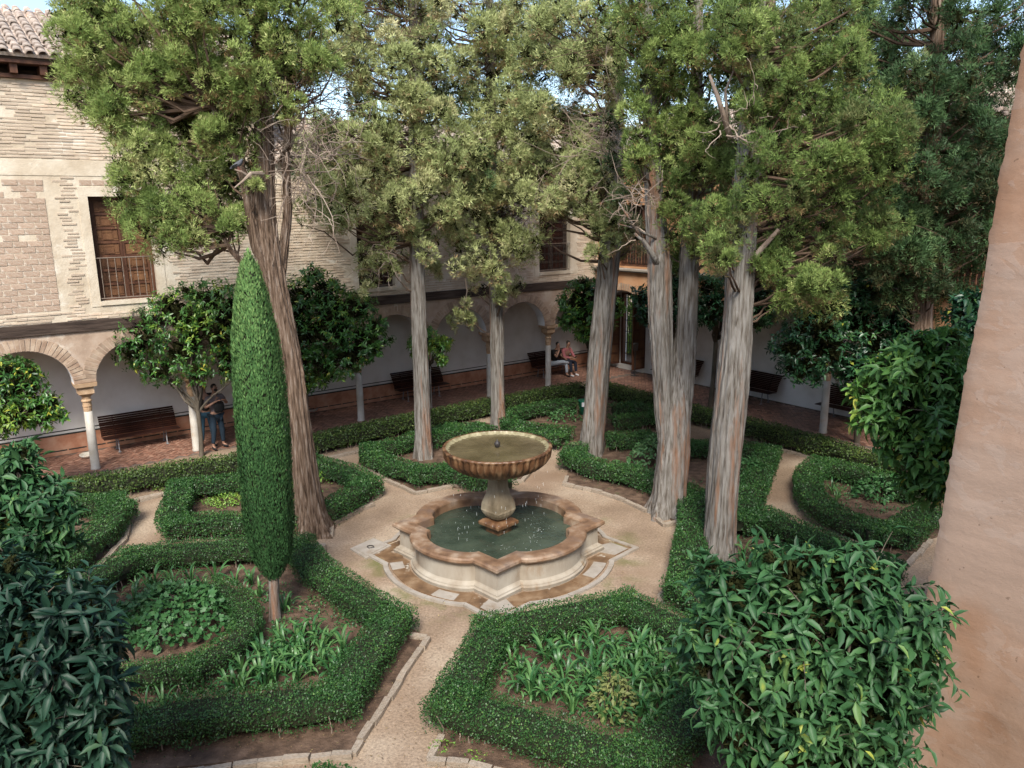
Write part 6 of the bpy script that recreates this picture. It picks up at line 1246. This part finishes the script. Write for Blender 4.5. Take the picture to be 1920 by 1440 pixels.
# y+ is forward in each person's own axes, seat height .43
def seated(lean=.05, cross=False, arms=0):
    J = dict(pelvis=(0, -.02, .50), waist=(0, -.01+lean*.3, .68), chest=(0, lean, .90), neckb=(0, lean+.03, 1.04), neck=(0, lean+.05, 1.10), chin=(0, lean+.09, 1.16), head=(0, lean+.10, 1.23), crown=(0, lean+.09, 1.30), face=(0, .85, -.5))
    for s, q in (('L', -1), ('R', 1)):
        J['sh'+s] = (q*.19, lean, .98); J['hip'+s] = (q*.10, .02, .50); J['kn'+s] = (q*.13, .46, .52); J['an'+s] = (q*.13, .50, .09); J['to'+s] = (q*.14, .64, .045)
        J['el'+s] = (q*.25, lean+.12, .74); J['wr'+s] = (q*.10, lean+.34, .72); J['hd'+s] = (-q*.4, .8, 0); J['hu'+s] = (0, 0, 1)
    if arms: J['elR'] = (.22, lean+.2, .80); J['wrR'] = (.06, lean+.20, 1.04); J['hdR'] = (-.2, -.3, .8); J['huR'] = (0, -1, 0)
    if cross: J['knR'] = (.05, .44, .62); J['anR'] = (-.28, .50, .52); J['toR'] = (-.38, .56, .47)
    return J
def phone(root, J):
    a = (np.array(J['wrL'])+np.array(J['wrR']))/2 if not J.get('ph') else np.array(J['ph']); m2 = MB(); m2.box(a+np.array([-.04, .10, .0]), (.08, 0, 0), (0, .11, .09), (0, -.006, .008)); m2.obj('phone', M['iron'], root, world=False)
navy = plain('navy_cloth', (.015,.02,.035,1), .9); black = plain('black_cloth', (.012,.012,.013,1), .9); grey = plain('pale_grey_cloth', (.36,.40,.45,1), .9); pinkc = plain('pink_check_cloth', (.36,.12,.13,1), .9)
jean = plain('blue_denim', (.010,.024,.04,1), .9); lightj = plain('light_denim', (.03,.08,.12,1), .9); hairm = plain('black_hair', (.008,.007,.006,1), .6); wsh = plain('white_shoe', (.7,.7,.7,1), .6); greyt = plain('grey_tshirt', (.13,.11,.12,1), .9)
fz = rA+math.pi      # facing the garden
p1 = onA(1062, 716, -1.15); p1[2] = 0.0
def seat_at(px, py, o): q = onA(px, py, o); return (q[0], q[1], .0)
person(seat_at(1050, 708, -1.22), fz+.25, 'seated person in black T-shirt and pale grey trousers, hand at the face', seated(.07, True, 1), black, grey, black, hairm)
person(seat_at(1074, 706, -1.22), fz+.1, 'seated person in pink shirt, dark trousers and white shoes, looking down at a phone', seated(.12), pinkc, navy, wsh, hairm, long_sleeve=True, extra=phone)
def standing(face=(0, 1, -.1)):
    J = dict(pelvis=(0, 0, .95), waist=(0, 0, 1.12), chest=(0, 0, 1.34), neckb=(0, 0, 1.47), neck=(0, .01, 1.53), chin=(0, .04, 1.60), head=(0, .04, 1.68), crown=(0, .03, 1.76), face=face)
    for s, q in (('L', -1), ('R', 1)):
        J['sh'+s] = (q*.21, 0, 1.42); J['el'+s] = (q*.34, .05, 1.20); J['wr'+s] = (q*.14, .20, 1.34); J['hd'+s] = (-q*.6, .5, .3); J['hu'+s] = (0, 0, 1)
        J['hip'+s] = (q*.10, 0, .90); J['kn'+s] = (q*.13, .03, .50); J['an'+s] = (q*.16, -.01, .09); J['to'+s] = (q*.19, .14, .04)
    return J
def backpack(root, J):
    V2, E2, R2 = [], [], []; chain(V2, E2, R2, [(0, .16, 1.02), (0, .18, 1.14), (0, .17, 1.28), (0, .15, 1.33)], [(.15,.08), (.17,.095), (.16,.085), (.12,.06)]); skin('backpack', V2, E2, R2, black, root, 2)
    m2 = MB(); m2.tube([(-.15, .2, 1.05), (0, .29, 1.03), (.15, .2, 1.05)], .008, 5); m2.obj('pack_strap', M['iron'], root, world=False)
ps = P(411, 842); person((ps[0], ps[1], 0.02), fz+.35, 'standing person in black face mask, grey T-shirt and jeans, backpack on the chest', standing(), greyt, jean, black, hairm, mask=black, extra=backpack)
J = standing((.3, 1, 0)); J['wrL'] = (-.22, .1, .95); J['elL'] = (-.27, .02, 1.18); J['wrR'] = (.24, .08, .93); J['elR'] = (.28, 0, 1.18); J['hdL'] = J['hdR'] = (0, .2, -1); J['huL'] = J['huR'] = (0, 1, 0)
ps = P(392, 838); person((ps[0], ps[1], .02), fz-.2, 'person in black top and light blue jeans, half hidden by a slim trunk', J, black, lightj, black, hairm, long_sleeve=True)
# pigeon
pg = thing('pigeon', PY(448, 318, P(588,1000)[1]-.55), 'grey pigeon perched on the broken branch of the twisted cypress', 'bird', rz=-.35)
pgm = plain('pigeon_grey', (.09,.095,.11,1), .7); pgd = plain('pigeon_wing', (.15,.155,.17,1), .7)
V2, E2, R2 = [], [], []; chain(V2, E2, R2, [(-.11, 0, .045), (-.05, 0, .075), (.01, 0, .095), (.05, 0, .125), (.075, 0, .16), (.092, 0, .172)], [.018, .045, .052, .038, .024, .018]); chain(V2, E2, R2, [(-.19, 0, .02)], [.012], 0); skin('body', V2, E2, R2, pgm, pg, 2)
for q in (-1, 1):
    V2, E2, R2 = [], [], []; chain(V2, E2, R2, [(.02, q*.038, .10), (-.05, q*.045, .08), (-.14, q*.018, .045)], [(.03,.014), (.032,.014), (.012,.006)]); skin('wing', V2, E2, R2, pgd, pg, 2)
    m2 = MB(); m2.tube([(.0, q*.02, .06), (.005, q*.02, .0)], .004, 5); m2.tube([(-.01, q*.02, .002), (.03, q*.025, .002)], .003, 4); m2.obj('leg', plain('pigeon_leg', (.3,.08,.07,1)), pg, world=False)
m2 = MB(); m2.tube([(.105, 0, .170), (.125, 0, .163)], [.006, .002], 6); m2.obj('beak', M['iron'], pg, world=False)
